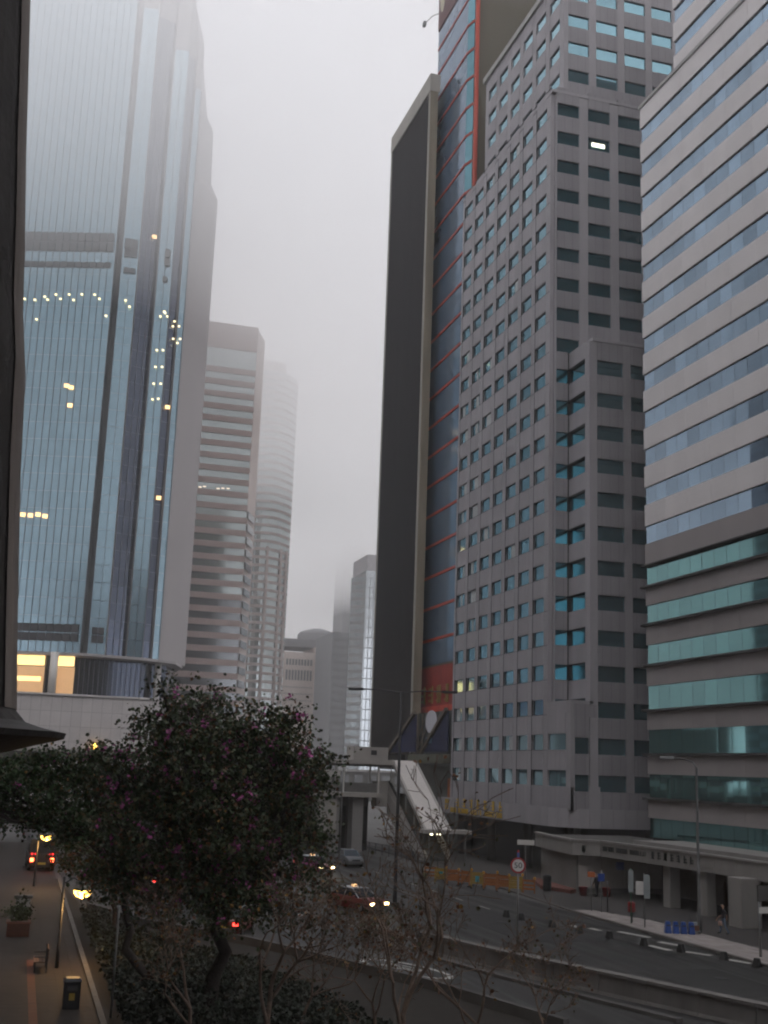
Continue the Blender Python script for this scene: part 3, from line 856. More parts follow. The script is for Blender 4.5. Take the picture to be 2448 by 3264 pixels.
for fi, (a, b, nc, gm) in enumerate(facets):
    d = (b - a).normalized()
    L = (b - a).length
    w = 1.62 if fi == 0 else L / nc
    nr = Vector((d.y, -d.x))
    if nr.y > 0: nr = -nr
    top = 208 if fi == 0 else (190 if fi in (1, 4) else (184 if fi != 3 else 176))
    for r_ in range(int((top - 31) / FLH)):
        z0 = 31 + r_ * FLH
        zt_lim = z0 + FLH
        for c in range(nc):
            p0 = a + d * (c * w + .05); p1 = a + d * ((c + 1) * w - .05)
            mid = (p0 + p1) / 2
            big = r_ < 13
            if big and c < 14 and npane < 297:
                key = (fi, gm.name)
                if key not in paneme:
                    hw = (p1 - p0).length / 2
                    mb = MB()
                    q = [-d * hw + nr * .03, d * hw + nr * .03, d * hw + nr * .1, -d * hw + nr * .1]
                    if True:
                        mb.hexa([(v.x, v.y, .04) for v in q] + [(v.x, v.y, FLH - .04) for v in q])
                    paneme[key] = mb.mesh("window_pane", gm)
                o = bpy.data.objects.new("window_pane", paneme[key]); COL.objects.link(o)
                o.parent = lt; o.location = Vector((mid.x, mid.y, z0)) - lt.location
                o.rotation_euler = (random.gauss(0, .0012), random.gauss(0, .0006), random.gauss(0, .0012))
                npane += 1
            else:
                q = [p0 + nr * .03, p1 + nr * .03, p1 + nr * .1, p0 + nr * .1]
                rest[gm.name].hexa([(v.x, v.y, z0 + .04) for v in q] + [(v.x, v.y, z0 + FLH - .04) for v in q])
    mu = MB()
    for c in range(nc + 1):
        p = a + d * (c * w)
        q = [p - d * .04 + nr * .02, p + d * .04 + nr * .02, p + d * .04 + nr * .28, p - d * .04 + nr * .28]
        m2 = MB(); m2.hexa([(v.x, v.y, 31) for v in q] + [(v.x, v.y, top - 3) for v in q])
        m2.build("mullion", silver, lt)
for k_, mb in rest.items():
    o = mb.build("window_panes", rest_m[k_], lt); o['kind'] = 'stuff'
# grooves between the bays
for (a, b) in (((10.15, 262.7), (10.75, 264.9)), ((10.7, 264.85), (11.7, 264.45))):
    mb = MB(); mb.hexa([(a[0], a[1] - .12, 31.2), (b[0], b[1] - .12, 31.2), (b[0], b[1] + .2, 31.2), (a[0], a[1] + .2, 31.2),
                        (a[0], a[1] - .12, 186), (b[0], b[1] - .12, 186), (b[0], b[1] + .2, 186), (a[0], a[1] + .2, 186)])
    mb.build("groove", grove, lt)
def on_a(x): return 262.5 + (10.1 - x) * (281 - 262.5) / 55.1
def plant(x0, x1, z0, z1, n, rows):
    """rows of dark louvre openings on the broad face"""
    for i in range(n):
        for j in range(rows):
            a = x0 + (x1 - x0) * i / n + .07; b = x0 + (x1 - x0) * (i + 1) / n - .07
            c = z0 + (z1 - z0) * j / rows + .1; e = z0 + (z1 - z0) * (j + 1) / rows - .1
            m2 = MB(); m2.hexa([(a, on_a(a) - .36, c), (b, on_a(b) - .36, c), (b, on_a(b) - .05, c), (a, on_a(a) - .05, c),
                                (a, on_a(a) - .36, e), (b, on_a(b) - .36, e), (b, on_a(b) - .05, e), (a, on_a(a) - .05, e)])
            m2.build("plant_louvre", vent, lt)
plant(-13.2, 9.6, 123.3, 128.2, 14, 2)
plant(-13.2, 9.3, 119.3, 120.9, 14, 1)
plant(-4, 9.5, 33.3, 37.2, 8, 2)
for (x0, x1, Y, z0, z1, n, r_) in ((12.0, 15.1, 264.0, 123.4, 128, 2, 2), (12.2, 15.0, 264.0, 119.4, 120.8, 2, 1), (12.2, 14.9, 264.0, 33.4, 37.0, 2, 2), (21.5, 22.9, 266.5, 123.6, 128, 1, 2), (21.4, 22.6, 266.5, 119.6, 121, 1, 1)):
    for i in range(n):
        for j in range(r_):
            a = x0 + (x1 - x0) * i / n + .06; b = x0 + (x1 - x0) * (i + 1) / n - .06
            MB().box(a, b, Y - .3, Y - .1, z0 + (z1 - z0) * j / r_ + .1, z0 + (z1 - z0) * (j + 1) / r_ - .1).build("plant_louvre", vent, lt)
lampw = mat("office_lamp", (.8, .75, .6), emit=(1, .82, .45), estr=1.3)
lampo = mat("office_lamp_warm", (.8, .6, .4), emit=(1, .6, .25), estr=1.2)
DOTS = [(-9.0, 268.9, 111.4), (-6.7, 268.1, 111.2), (-4.6, 267.4, 112.0), (-3.9, 267.2, 111.3), (-2.2, 266.6, 112.6), (-1.1, 266.3, 111.6), (0.7, 265.7, 112.7), (1.8, 265.3, 111.4), (3.5, 264.7, 112.8), (6.3, 263.8, 112.8), (7.4, 263.4, 111.8), (-5.9, 267.9, 106.5), (9.2, 262.8, 107.7), (13.3, 263.9, 112.5), (14.3, 263.9, 111.1), (22.5, 266.8, 112.2), (21.7, 266.8, 110.9), (22.7, 266.8, 111.9), (23.3, 266.8, 111.1), (21.5, 266.8, 102.5), (22.9, 266.8, 102.7), (21.5, 266.8, 98.4), (23.0, 266.8, 98.6), (21.4, 266.8, 94.3), (23.0, 266.8, 94.5), (21.4, 266.8, 90.5), (22.7, 266.8, 90.8), (25.3, 269.4, 111.1), (25.0, 269.3, 109.8), (26.4, 269.0, 109.9), (25.3, 269.3, 106.7), (26.9, 269.3, 106.9), (26.3, 269.0, 105.7)]
for (x, y, z) in DOTS:
    piece("ceiling_lamp", (.5, .12, .42), lampw, (x, y - .42, z), lt)
for (x, y, z) in [(2.1, 265.2, 90.8), (3.1, 264.8, 90.4), (3.2, 264.8, 86.2), (-4.5, 267.4, 60.9), (-2.9, 266.9, 60.8), (-1.3, 266.3, 61.0), (0.2, 265.9, 60.7), (25.2, 269.3, 89.8), (24.8, 269.3, 68.0), (18.9, 267.6, 130.9)]:
    piece("lit_window", (1.1, .12, .9), lampo, (x, y - .45, z), lt)
# lobby under the shaft
lob = MB().prism([(-45, 279.5), (6.0, 266), (24, 270), (30, 275), (33, 286), (33, 316), (-45, 316)], 21.6, 31).build("lobby_wall", g_dkblue, lt)
for (x0, x1, z0, z1) in ((-8, 3.1, 28.2, 30.3), (5.4, 9.2, 28.2, 30.3), (-8, 2.6, 24.8, 25.8)):
    m2 = MB(); m2.hexa([(x0, on_a(x0) + 1.0, z0), (x1, on_a(x1) + 1.0, z0), (x1, on_a(x1) + 1.3, z0), (x0, on_a(x0) + 1.3, z0), (x0, on_a(x0) + 1.0, z1), (x1, on_a(x1) + 1.0, z1), (x1, on_a(x1) + 1.3, z1), (x0, on_a(x0) + 1.3, z1)])
    m2.build("lit_lobby_window", mat("lobby_light", (.8, .6, .3), emit=(1, .66, .26), estr=1.1), lt)
for (x0, x1, z0, z1) in ((-8, 3.2, 22.2, 28), (5.3, 9.4, 22.2, 28)):
    m2 = MB(); m2.hexa([(x0, on_a(x0) + 1.1, z0), (x1, on_a(x1) + 1.1, z0), (x1, on_a(x1) + 1.4, z0), (x0, on_a(x0) + 1.4, z0), (x0, on_a(x0) + 1.1, z1), (x1, on_a(x1) + 1.1, z1), (x1, on_a(x1) + 1.4, z1), (x0, on_a(x0) + 1.4, z1)])
    m2.build("lobby_glow", mat("lobby_glow", (.5, .33, .18), emit=(1, .55, .25), estr=.28), lt)
MB().lathe([(.85, 21.5), (.85, 31)], 5.0, 263.6, 16).build("lobby_column", white_paint, lt, smooth=True)
MB().lathe([(.85, 21.5), (.85, 31)], -14.0, 269.6, 16).build("lobby_column", white_paint, lt, smooth=True)
MB().lathe([(.75, 21.5), (.75, 31)], 27.8, 271.3, 16).build("lobby_column", white_paint, lt, smooth=True)
for i in range(15):
    x = 9.4 + i * 1.05; y = 266 + (i * 1.05 - 0) * .28
    piece("lobby_mullion", (.1, .2, 9.4), silver, (x, y - .6, 26.3), lt)
ring_m = MB(); ring_m.prism([(-45, 279), (11, 261.8), (24, 264.5), (31.5, 270), (34.5, 282), (34.5, 316), (-45, 316)], 30.4, 31.0); ring_m.build("lobby_eave", granite, lt)

# stone-faced podium below it
pd = thing("podium", "broad pale stone podium wall under the glass skyscraper, behind the flowering tree", "building", (-10, 262, 0))
podm = mat("podium_stone", (0.47, 0.44, 0.43), 0.75, var=0.08, scale=.3, rand=.05)
MB().prism([(-60, 250.2), (27, 249.6), (30, 262), (30, 300), (-60, 300)], 0, 21.2).build("core_wall", concrete_dk, pd)
for i in range(24):
    for j in range(7):
        piece("stone_panel", (1.96, .2, 2.96), podm, (-20 + i * 2.0, 250.0 - i * .014, 1.6 + j * 3.0), pd)
MB().box(-60, 27.4, 249.3, 252, 21.22, 21.6).build("coping", podm, pd)
MB().lathe([(.08, 10.7), (.32, 10.85), (.36, 11.2), (.3, 11.8), (.1, 12.0)], 14.15, 249.1, 12).build("wall_lamp", mat("wall_lamp_lit", (.8, .6, .2), emit=(1, .55, .08), estr=4.0), pd, smooth=True)

# ------------------------------------------------------------------ brown-banded tower, then a curved one behind
bt = thing("office_tower", "hazy tower with alternating brown stone bands and pale glass, beside the skyscraper", "building", (52, 350, 0))
brownst = mat("brown_granite", (0.36, 0.28, 0.26), 0.6, var=0.06, scale=.1, streak=True)
palest = mat("pink_granite_edge", (0.50, 0.43, 0.40), 0.6, var=0.05, scale=.1)
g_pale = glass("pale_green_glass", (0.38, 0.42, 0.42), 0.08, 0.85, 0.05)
g_lowbrown = glass("dim_reflection_glass", (0.18, 0.19, 0.20), 0.1, 0.8, 0.1)  # darker reflections on the lower floors, put into the glass colour
MB().prism([(34, 337.6), (56.9, 337.6), (61.0, 347.2), (61.0, 372), (34, 372)], 0, 138.3).build("core_wall", palest, bt)
MB().box(34, 57.0, 337.0, 337.7, 130.7, 138.6).build("stone_band", brownst, bt)
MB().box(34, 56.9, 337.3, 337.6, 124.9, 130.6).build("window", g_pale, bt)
for k in range(33):
    zt = 124.8 - 3.78 * k
    if zt < 6: break
    MB().box(34, 57.0, 337.0, 337.58, zt - 1.72, zt).build("stone_band", brownst, bt)
    MB().box(34, 56.9, 337.3, 337.57, zt - 3.76, zt - 1.74).build("window", g_pale if zt > 58 else g_lowbrown, bt)
    if zt < 84:
        a, b = Vector((57.02, 337.2)), Vector((60.2, 344.8)); nr = Vector((.92, -.39)) * .35
        q = [a, a + nr, b + nr, b]
        m2 = MB(); m2.hexa([(v.x, v.y, zt - 3.76) for v in q] + [(v.x, v.y, zt - 1.74) for v in q]); m2.build("corner_window", g_lowbrown, bt)
for x, z in ((42.7, 87.4), (44, 87.7), (48, 87.5), (49.4, 87.7), (50.9, 87.8)):
    piece("ceiling_lamp", (.9, .1, .35), mat("dim_lamp", (.8, .7, .6), emit=(1, .8, .62), estr=.55), (x, 337.2, z), bt)
ct = thing("office_tower", "pale curved tower of thin floor bands, its top fading into the mist", "building", (92, 485, 0))
arc = []
for k in range(13):
    t = k / 12
    x = 80.5 + 19.0 * t
    y = 476 - 9.0 * math.sin(math.pi * (t * .62 + .2)) + 7 * t * t
    arc.append((x, y))
body = arc + [(99.5, 505), (80.5, 505)]
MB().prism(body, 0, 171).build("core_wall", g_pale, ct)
MB().prism([(x - .3, y + 2) for x, y in arc[:9]] + [(93, 505), (80.5, 505)], 171, 176).build("crown", palest, ct)
pinkb = mat("pink_band", (0.34, 0.29, 0.275), .7, var=.05)
for k in range(50):
    z = 4 + 3.34 * k
    m2 = MB(); m2.prism([(x, y - .35) for x, y in arc] + [(x, y + .3) for x, y in reversed(arc)], z, z + 1.15)
    m2.build("floor_band", pinkb, ct)
for k in (1, 5, 9, 11):
    m2 = MB(); m2.box(arc[k][0] - .5, arc[k][0] + .5, arc[k][1] - .8, arc[k][1], 0, 96 if k > 1 else 168); m2.build("pier", pinkb, ct)

# ------------------------------------------------------------------ distant buildings down the street
ht = thing("hotel", "distant cream hotel block with rows of tall narrow windows under a grey round-topped roof", "building", (134, 595, 0))
cream = mat("cream_render", (0.58, 0.50, 0.46), .8, var=.08, scale=.1)
winm = mat("far_window", (0.15, 0.155, 0.16), .4, var=.1)
MB().box(115, 137.6, 585, 612, 0, 65).build("wall", cream, ht)
MB().box(137.6, 146.5, 583.5, 612, 0, 68).build("wall", cream, ht)
MB().box(137.9, 140.9, 582.6, 584, 0, 70).build("stair_tower", cream, ht)
for k in range(9):
    for (z0, z1) in ((58.5, 61.5), (51, 56)):
        piece("window", (.95, .3, z1 - z0), winm, (123.6 + k * 1.55, 584.95, (z0 + z1) / 2), ht)
for k in range(3):
    for z in range(8):
        piece("window", (1.2, .3, 2.4), winm, (142.3 + k * 1.5, 583.4, 60 - z * 4.0), ht)
for z in range(12):
    piece("string_course", (21, .25, .6), mat("string_grey", (.4, .36, .34), .8), (126.5, 584.9, 47.5 - z * 3.3), ht)
MB().box(120, 146, 588, 612, 68.0, 72).build("roof", mat("far_grey", (.2, .2, .21), .8), ht)
drum = MB().lathe([(10.2, 72), (10.8, 74), (10.8, 79.5), (9.5, 81), (3, 83)], 150, 634, 28).build("drum_roof", mat("far_grey", (.2, .2, .21), .8), ht, smooth=True)
sl = thing("office_block", "distant dark grey slab block standing between the hotel and the pale glass tower", "building", (145, 555, 0))
slg = mat("slab_grey", (0.19, 0.195, 0.205), .6, var=.08, scale=.1)
MB().box(135.7, 153.5, 541.4, 575, 0, 71.4).build("wall", slg, sl)
MB().box(146.0, 153.5, 540.6, 541.3, 0, 72.2).build("side_bay", mat("slab_grey_dark", (.14, .145, .16), .6), sl)
MB().box(148.4, 151, 541.5, 548, 72.2, 78.4).build("roof_fin", slg, sl)
for z in range(19):
    MB().box(136.2, 145.5, 541.1, 541.38, 4 + z * 3.5, 5.5 + z * 3.5).build("window_band", winm, sl)
pt = thing("glass_tower", "narrow pale glass tower glimpsed beside the near-black finned slab", "building", (118, 415, 0))
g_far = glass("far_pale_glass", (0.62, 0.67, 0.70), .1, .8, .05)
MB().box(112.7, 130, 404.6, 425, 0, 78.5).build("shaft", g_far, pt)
MB().box(113.3, 130, 405.5, 425, 78.5, 84.6).build("plant_storey", mat("far_clad", (.42, .41, .42), .7), pt)
for k in range(21):
    piece("floor_band", (17, .2, .3), mat("far_line", (.34, .36, .38), .6), (121.3, 404.5, 4 + k * 3.6), pt)
for k in range(5):
    piece("mullion", (.14, .22, 78), mat("far_line", (.34, .36, .38), .6), (113.0 + k * 1.4, 404.48, 39.2), pt)
gh = thing("office_tower", "ghostly far tower just showing through the mist above the dark slab block", "building", (207, 790, 0))
MB().prism([(200.3, 775), (218, 775), (218, 800), (200.3, 800)], 0, 150).build("shaft", slg, gh)
MB().prism([(203, 778), (216, 778), (216, 797), (203, 797)], 150, 160).build("crown", slg, gh)
fb = thing("low_building", "dark low building filling the street end below the distant slab block", "building", (100, 330, 0))
MB().box(86, 120, 330, 350, 0, 8).build("wall", concrete_dk, fb)
MB().box(85.5, 120.5, 329.5, 350, 8, 8.6).build("coping", concrete, fb)
for k in range(8):
    for z in (3, 6): piece("window", (2.4, .2, 2.2), winm, (88 + k * 4, 329.95, z), fb)

# ------------------------------------------------------------------ footbridge across the road and its covered escalator
fbz = thing("footbridge", "covered footbridge with flat grey roof crossing the road behind the flowering tree", "footbridge", (20, 130, 0))
bridge_c = mat("bridge_concrete", (0.40, 0.375, 0.35), .75, var=.12, scale=.5, streak=True)
MB().box(-30, 39.9, 128.2, 132.6, 9.45, 9.9).build("roof", bridge_c, fbz)
MB().box(-30, 39.6, 128.5, 132.4, 9.2, 9.44).build("roof_soffit", concrete_dk, fbz)
MB().box(-30, 38.6, 128.6, 132.4, 5.9, 6.35).build("deck", bridge_c, fbz)
g_rail = glass("rail_glass", (.30, .34, .35), .15, .5, .1)
for k in range(17):
    x = 38.2 - k * 4
    MB().box(x - .09, x + .09, 128.7, 128.9, 6.35, 9.2).build("post", white_paint, fbz)
    MB().box(x - .09, x + .09, 132.1, 132.3, 6.35, 9.2).build("post", white_paint, fbz)
    piece("parapet_panel", (3.7, .08, 1.0), mat("parapet_grey", (.13, .125, .12), .6, var=.2), (x - 2, 128.75, 6.95), fbz)
    if k in (1, 2, 4, 6): piece("notice_panel", (3.2, .1, .7), white_paint, (x - 2, 128.7, 8.35), fbz)
for x in (33.5, 36.2, 12.0, -6.0):
    MB().box(x - .6, x + .6, 129.5, 131.5, 0, 5.9).build("column", concrete, fbz)
MB().box(35.3, 39.3, 129, 132, 9.9, 11.35).build("roof_plant_box", bridge_c, fbz)
MB().box(37.3, 37.95, 128.94, 128.99, 10.5, 11.0).build("vent", black, fbz)
MB().box(26.0, 38.4, 133.2, 136, 0, 5.85).build("dark_backing", mat("dark_backing", (.07, .066, .06), .85, var=.3, scale=.6, streak=True), fbz)  # dark block with doorways, added to darken the view under the deck
for x in (27.5, 29.8, 34.9, 37.4): MB().box(x, x + .8, 132.9, 133.15, .1, 4.8).build("doorway", black, fbz)
MB().box(31.5, 33.6, 128.9, 132, 2.0, 5.6).build("stair_wall", bridge_c, fbz)
es = thing("covered_escalator", "white covered escalator sloping down from the footbridge to the pavement", "escalator", (41.3, 123, 0))
esw = mat("escalator_white", (0.66, 0.62, 0.59), .5, var=.06, scale=.6)
def slope(name, x0, x1, ya, yb, za, zb, t, m, par=es):
    mb = MB(); mb.hexa([(x0, yb, zb - t), (x1, yb, zb - t), (x1, ya, za - t), (x0, ya, za - t), (x0, yb, zb), (x1, yb, zb), (x1, ya, za), (x0, ya, za)])
    return mb.build(name, m, par)
slope("roof", 40.3, 42.75, 130, 118, 10.0, 3.15, .22, esw)
slope("roof_edge", 40.05, 40.29, 130, 118, 10.05, 3.2, .45, bridge_c)
slope("roof_edge", 42.76, 43.0, 130, 118, 10.05, 3.2, .45, bridge_c)
MB().box(39.4, 44.4, 115.8, 118, 2.85, 3.2).build("lower_canopy", bridge_c, es)
MB().box(38.3, 42.9, 130, 132.6, 9.6, 10.02).build("upper_canopy", bridge_c, es)
slope("balustrade", 39.75, 39.98, 130, 117.6, 7.6, 1.15, 1.0, bridge_c)
slope("truss", 39.8, 40.6, 130, 117.6, 6.6, .2, .9, bridge_c)
slope("truss_side", 39.7, 39.79, 130.2, 122, 6.7, 3.0, 2.4, bridge_c)
slope("balustrade", 42.55, 42.78, 130, 117.6, 7.6, 1.15, 1.0, bridge_c)
slope("steps", 40.6, 42.5, 130, 117.6, 6.4, .2, .35, mat("escalator_steps", (.06, .06, .06), .5, .4))
slope("handrail", 39.74, 40.0, 130, 117.6, 7.75, 1.3, .14, black)
for k in range(5):
    t = k / 4
    for x in (39.9, 42.7):
        y = 129.6 - t * 11.6; z = 9.6 - t * 6.6
        MB().box(x - .06, x + .06, y - .06, y + .06, z - 2.4, z).build("post", galv, es)
MB().box(38.4, 39.8, 130, 132, 4.9, 7.65).build("landing_wall", bridge_c, es)
for (x, y, z) in ((40.9, 118.3, 2.6), (41.6, 120.4, 3.6), (41.2, 116.8, 2.7), (40.6, 124.8, 6.1), (41.3, 128.3, 8.4)):
    MB().box(x - .08, x + .08, y - .35, y + .35, z, z + .16).build("lamp_tube", mat("tube_light", (.9, .9, .8), emit=(1, .92, .62), estr=3.0), es)
for (x, y) in ((43.9, 116.2), (40.0, 116.2)):
    MB().lathe([(.07, .12), (.07, 2.85)], x, y, 8).build("post", galv, es)

# railing along the far pavement and the street-side planter
rl = thing("railing", "dark pedestrian railing along the kerb leading to the escalator", "railing", (38, 115, 0))
for k, (a, b) in enumerate(along([(36.9, 137), (38.3, 121.8), (38.2, 106.5)], 2.0)):
    d = (b - a)
    for z in (.35, .7, 1.1):
        MB().tube([(a.x, a.y, z), (b.x, b.y, z)], .03, 5).build("rail", dark_metal, rl)
    MB().tube([(a.x, a.y, 0), (a.x, a.y, 1.12)], .04, 5).build("post", dark_metal, rl)
    for q in range(1, 8):
        p = a.lerp(b, q / 8)
        MB().tube([(p.x, p.y, .35), (p.x, p.y, 1.1)], .012, 4).build("bar", dark_metal, rl)

# ------------------------------------------------------------------ flared column close to the camera
fc = thing("flared_column", "dark brown flared column at the picture's edge, close to the viewer", "column", (-2.6, 14, 0))
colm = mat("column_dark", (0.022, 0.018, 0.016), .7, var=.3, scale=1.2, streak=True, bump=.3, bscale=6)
lit_edge_m = mat("column_lit_edge", (0.15, 0.125, 0.108), .75, var=.3, scale=1.5, streak=True, bump=.4, bscale=5)  # lighter strip: light on the column's edge put into its colour
prof = [(1.2, 0), (1.2, 8.7), (2.6, 9.08), (3.05, 9.2), (3.07, 9.26), (2.81, 9.31), (2.62, 9.37), (2.5, 9.5), (2.42, 10.4), (2.28, 12.2), (2.22, 13.4), (2.12, 14.15), (2.06, 15.0), (1.96, 16.2), (1.81, 18.3), (1.6, 22), (1.5, 27)]
MB().lathe(prof, -2.6, 14, 48).build("shaft", colm, fc, smooth=False)
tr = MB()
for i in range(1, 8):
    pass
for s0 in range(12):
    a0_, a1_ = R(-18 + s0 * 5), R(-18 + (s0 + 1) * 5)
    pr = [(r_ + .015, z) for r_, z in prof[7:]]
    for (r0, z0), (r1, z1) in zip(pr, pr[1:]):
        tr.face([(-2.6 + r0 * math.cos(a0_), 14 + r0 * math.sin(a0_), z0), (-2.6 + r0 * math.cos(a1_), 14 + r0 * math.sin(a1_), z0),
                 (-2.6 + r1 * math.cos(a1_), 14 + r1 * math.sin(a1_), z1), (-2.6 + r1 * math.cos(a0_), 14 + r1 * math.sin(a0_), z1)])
tr.build("lit_edge", lit_edge_m, fc)

lw = thing("walkway_deck", "dark elevated walkway deck seen edge-on behind the flared column", "walkway", (-8, 76, 0))
MB().box(-30, 1.9, 75, 79, 8.9, 9.3).build("upper_edge", concrete_dk, lw)
MB().box(-30, 1.2, 75.2, 79, 8.45, 8.9).build("shadow_gap", black, lw)
MB().box(-30, 1.5, 74.8, 79, 8.1, 8.45).build("deck", concrete, lw)
MB().box(-30, 1.0, 75.3, 78.8, 7.3, 8.1).build("beam", concrete_dk, lw)
for x in (-3.0, -14, -25): MB().box(x - .5, x + .5, 76, 77.6, 0, 7.3).build("column", concrete_dk, lw)

# ------------------------------------------------------------------ tower seen only in reflections; unseen blocks added to shade the street
def plain_block(label, x0, x1, y0, y1, h, m, gm, fl=3.8):
    r_ = thing("office_block", label, "building", ((x0 + x1) / 2, (y0 + y1) / 2, 0))
    MB().box(x0, x1, y0, y1, 0, h).build("wall", gm, r_)
    k = 0
    while (k + 1) * fl < h:
        MB().box(x0 - .2, x1 + .2, y0 - .2, y1 + .2, k * fl + 2.4, (k + 1) * fl).build("floor_band", m, r_)
        k += 1
    return r_
g_refl = glass("dark_blue_glass", (.10, .13, .17), .1, .6, .05)
plain_block("dark glass tower mirrored in the blue window bands of the pale tower", -178, -115, 262, 320, 260, mat("refl_band", (.12, .13, .15), .5), g_refl, 4.2)
plain_block("plain block behind the viewer mirrored in the grey tower's windows", -5, 75, -85, -38, 95, concrete_dk, g_refl)
plain_block("broad block across the footpath, outside the view, that shades the street", -75, -22, -40, 150, 70, concrete_dk, g_refl)

# ------------------------------------------------------------------ trees
leaf_a = mat("leaf_dark", (0.026, 0.042, 0.011), .55, var=.45, scale=1.4)
leaf_b = mat("leaf_olive", (0.062, 0.056, 0.018), .55, var=.4, scale=1.4)
leaf_y = mat("leaf_yellow", (0.20, 0.10, 0.015), .6, var=.3, scale=2)
leaf_o = mat("leaf_rust", (0.11, 0.042, 0.014), .6, var=.4, scale=2)
petal = mat("petal_magenta", (0.34, 0.07, 0.22), .6, var=.35, scale=3)
leaf_g = mat("leaf_green", (0.022, 0.050, 0.010), .55, var=.4, scale=1.4)
bark = mat("bark", (0.030, 0.022, 0.018), .9, var=.35, scale=4, bump=.6, bscale=14)
bark_l = mat("bark_pale", (0.15, 0.105, 0.078), .9, var=.35, scale=4, bump=.6, bscale=14)

def leaf(mb, c, size, mi, rg):
    """two-lobed leaf folded along its midrib"""
    q = Vector((rg.gauss(0, 1), rg.gauss(0, 1), rg.gauss(0, 1) + .4))
    n_ = q.normalized() if q.length > .01 else Vector((0, 0, 1))
    a = n_.orthogonal().normalized()
    a.rotate(Matrix.Rotation(rg.uniform(0, 6.283), 3, n_))
    b = n_.cross(a)
    l = size * rg.uniform(.7, 1.25); w = l * rg.uniform(.36, .5); f_ = n_ * (w * rg.uniform(.1, .5))
    p0 = c; p1 = c + a * l * .8
    mb.face([p0, c + a * l * .35 + b * w + f_, c + a * l + b * w * .5 + f_ * .5, p1], mi)
    mb.face([p0, p1, c + a * l - b * w * .5 + f_ * .5, c + a * l * .35 - b * w + f_], mi)

def curve_pts(a, b, sag, n, rg):
    out = []
    for i in range(n + 1):
        t = i / n
        p = a.lerp(b, t)
        p += Vector((0, 0, sag * math.sin(math.pi * t))) + Vector((rg.uniform(-1, 1), rg.uniform(-1, 1), rg.uniform(-.5, .5))) * .06 * (0 if i in (0, n) else 1) * (b - a).length
        out.append(p)
    return out

def leafy_tree(name, label, base, fork, blobs, seed, leaves, mats_w, size, trunk_r, flowers=0, tag_group=None, spread=.28, per=26):
    rg = random.Random(seed)
    r_ = thing(name, label, "tree", base, group=tag_group)
    base, fork = Vector(base), Vector(fork)
    tk = MB()
    tk.tube(curve_pts(base - Vector((0, 0, .2)), fork, 0, 6, rg), [trunk_r * (1.25 - .5 * i / 6) for i in range(7)], 10)
    vol = sum(r2 ** 2 for _, r2 in blobs)
    cr_, fl = MB(), MB()
    ms = [m for m, _ in mats_w]; ws = [w for _, w in mats_w]
    for c, rad in blobs:
        c = Vector(c)
        start = fork + Vector((rg.uniform(-.15, .15), rg.uniform(-.15, .15), rg.uniform(-.5, .3)))
        limb = curve_pts(start, c, .25, 6, rg)
        rl_ = trunk_r * .55
        tk.tube(limb, [rl_ * (1 - .8 * i / 6) + .02 for i in range(7)], 6)
        nl = leaves * rad ** 2 / vol
        for q in range(max(3, int(nl / per))):
            d = Vector((rg.gauss(0, 1), rg.gauss(0, 1), rg.gauss(0, 1))).normalized()
            e = c + Vector((d.x, d.y, d.z * .85)) * rad * (rg.uniform(.25, 1.08) ** .6)
            s_ = limb[rg.randint(3, 6)]
            if rg.random() < .5:
                tk.tube(curve_pts(s_, e, .1, 3, rg), [.03, .022, .015, .006], 4, cap=False)
            for k in range(per):
                p = e + Vector((rg.gauss(0, spread), rg.gauss(0, spread), rg.gauss(0, spread * .7)))
                leaf(cr_, p, size, rg.choices(range(len(ms)), ws)[0], rg)
            if flowers and rg.random() < flowers and d.y < .5:
                p = e + Vector((rg.gauss(0, .2), -.25 + rg.gauss(0, .15), .15 + rg.gauss(0, .12)))
                for k in range(rg.randint(5, 9)):
                    leaf(fl, p + Vector((rg.gauss(0, .07), rg.gauss(0, .07), rg.gauss(0, .07))), .13, 0, rg)
    tk.build("trunk", bark, r_, smooth=True)
    o = cr_.build("crown", ms, r_); o['kind'] = 'stuff'
    if fl.f:
        o = fl.build("blossoms", petal, r_); o['kind'] = 'stuff'
    return r_

rgb_ = random.Random(11)
big = []
for (x, y, z, rr) in ((5.5, 39.6, 10.65, 1.2), (7.45, 39.3, 10.2, 1.15), (8.5, 39.1, 9.7, 1.0), (4.1, 39.8, 9.9, .85), (5.2, 38.6, 8.9, 1.8), (7.3, 39.9, 8.6, 1.8), (8.8, 38.8, 8.3, 1.05), (3.75, 40.4, 8.1, 1.4),
                      (6.5, 38.8, 7.1, 1.7), (8.7, 39.2, 6.9, 1.05), (4.6, 39.2, 6.9, 1.5), (4.25, 39.8, 11.3, .42), (8.6, 39.1, 10.65, .42), (9.35, 38.9, 9.0, .5), (9.5, 38.8, 6.9, .5), (5.6, 39.3, 5.7, 1.2), (7.5, 39.2, 5.6, 1.1),
                      (6.5, 41.0, 9.6, 1.4), (5.0, 41.2, 7.8, 1.5), (8.0, 41.2, 7.6, 1.4), (3.2, 38.9, 6.9, .9), (9.45, 38.6, 8.55, .4), (3.3, 39.5, 5.6, 1.1), (9.3, 39.0, 5.5, .8), (6.4, 38.7, 4.7, 1.2), (4.6, 39.6, 4.9, 1.1), (8.2, 39.3, 4.5, .8), (2.6, 40.3, 8.9, .7), (9.9, 38.9, 9.35, .3)):
    big.append(((x, y, z), rr))
leafy_tree("flowering_tree", "large dark tree dotted with magenta blossoms in front of the road", (6.9, 40.0, .16), (6.6, 39.7, 4.6), big, 3, 36000,
           [(leaf_a, 66), (leaf_b, 26), (leaf_o, 7), (leaf_y, 1)], .13, .24, flowers=.2)
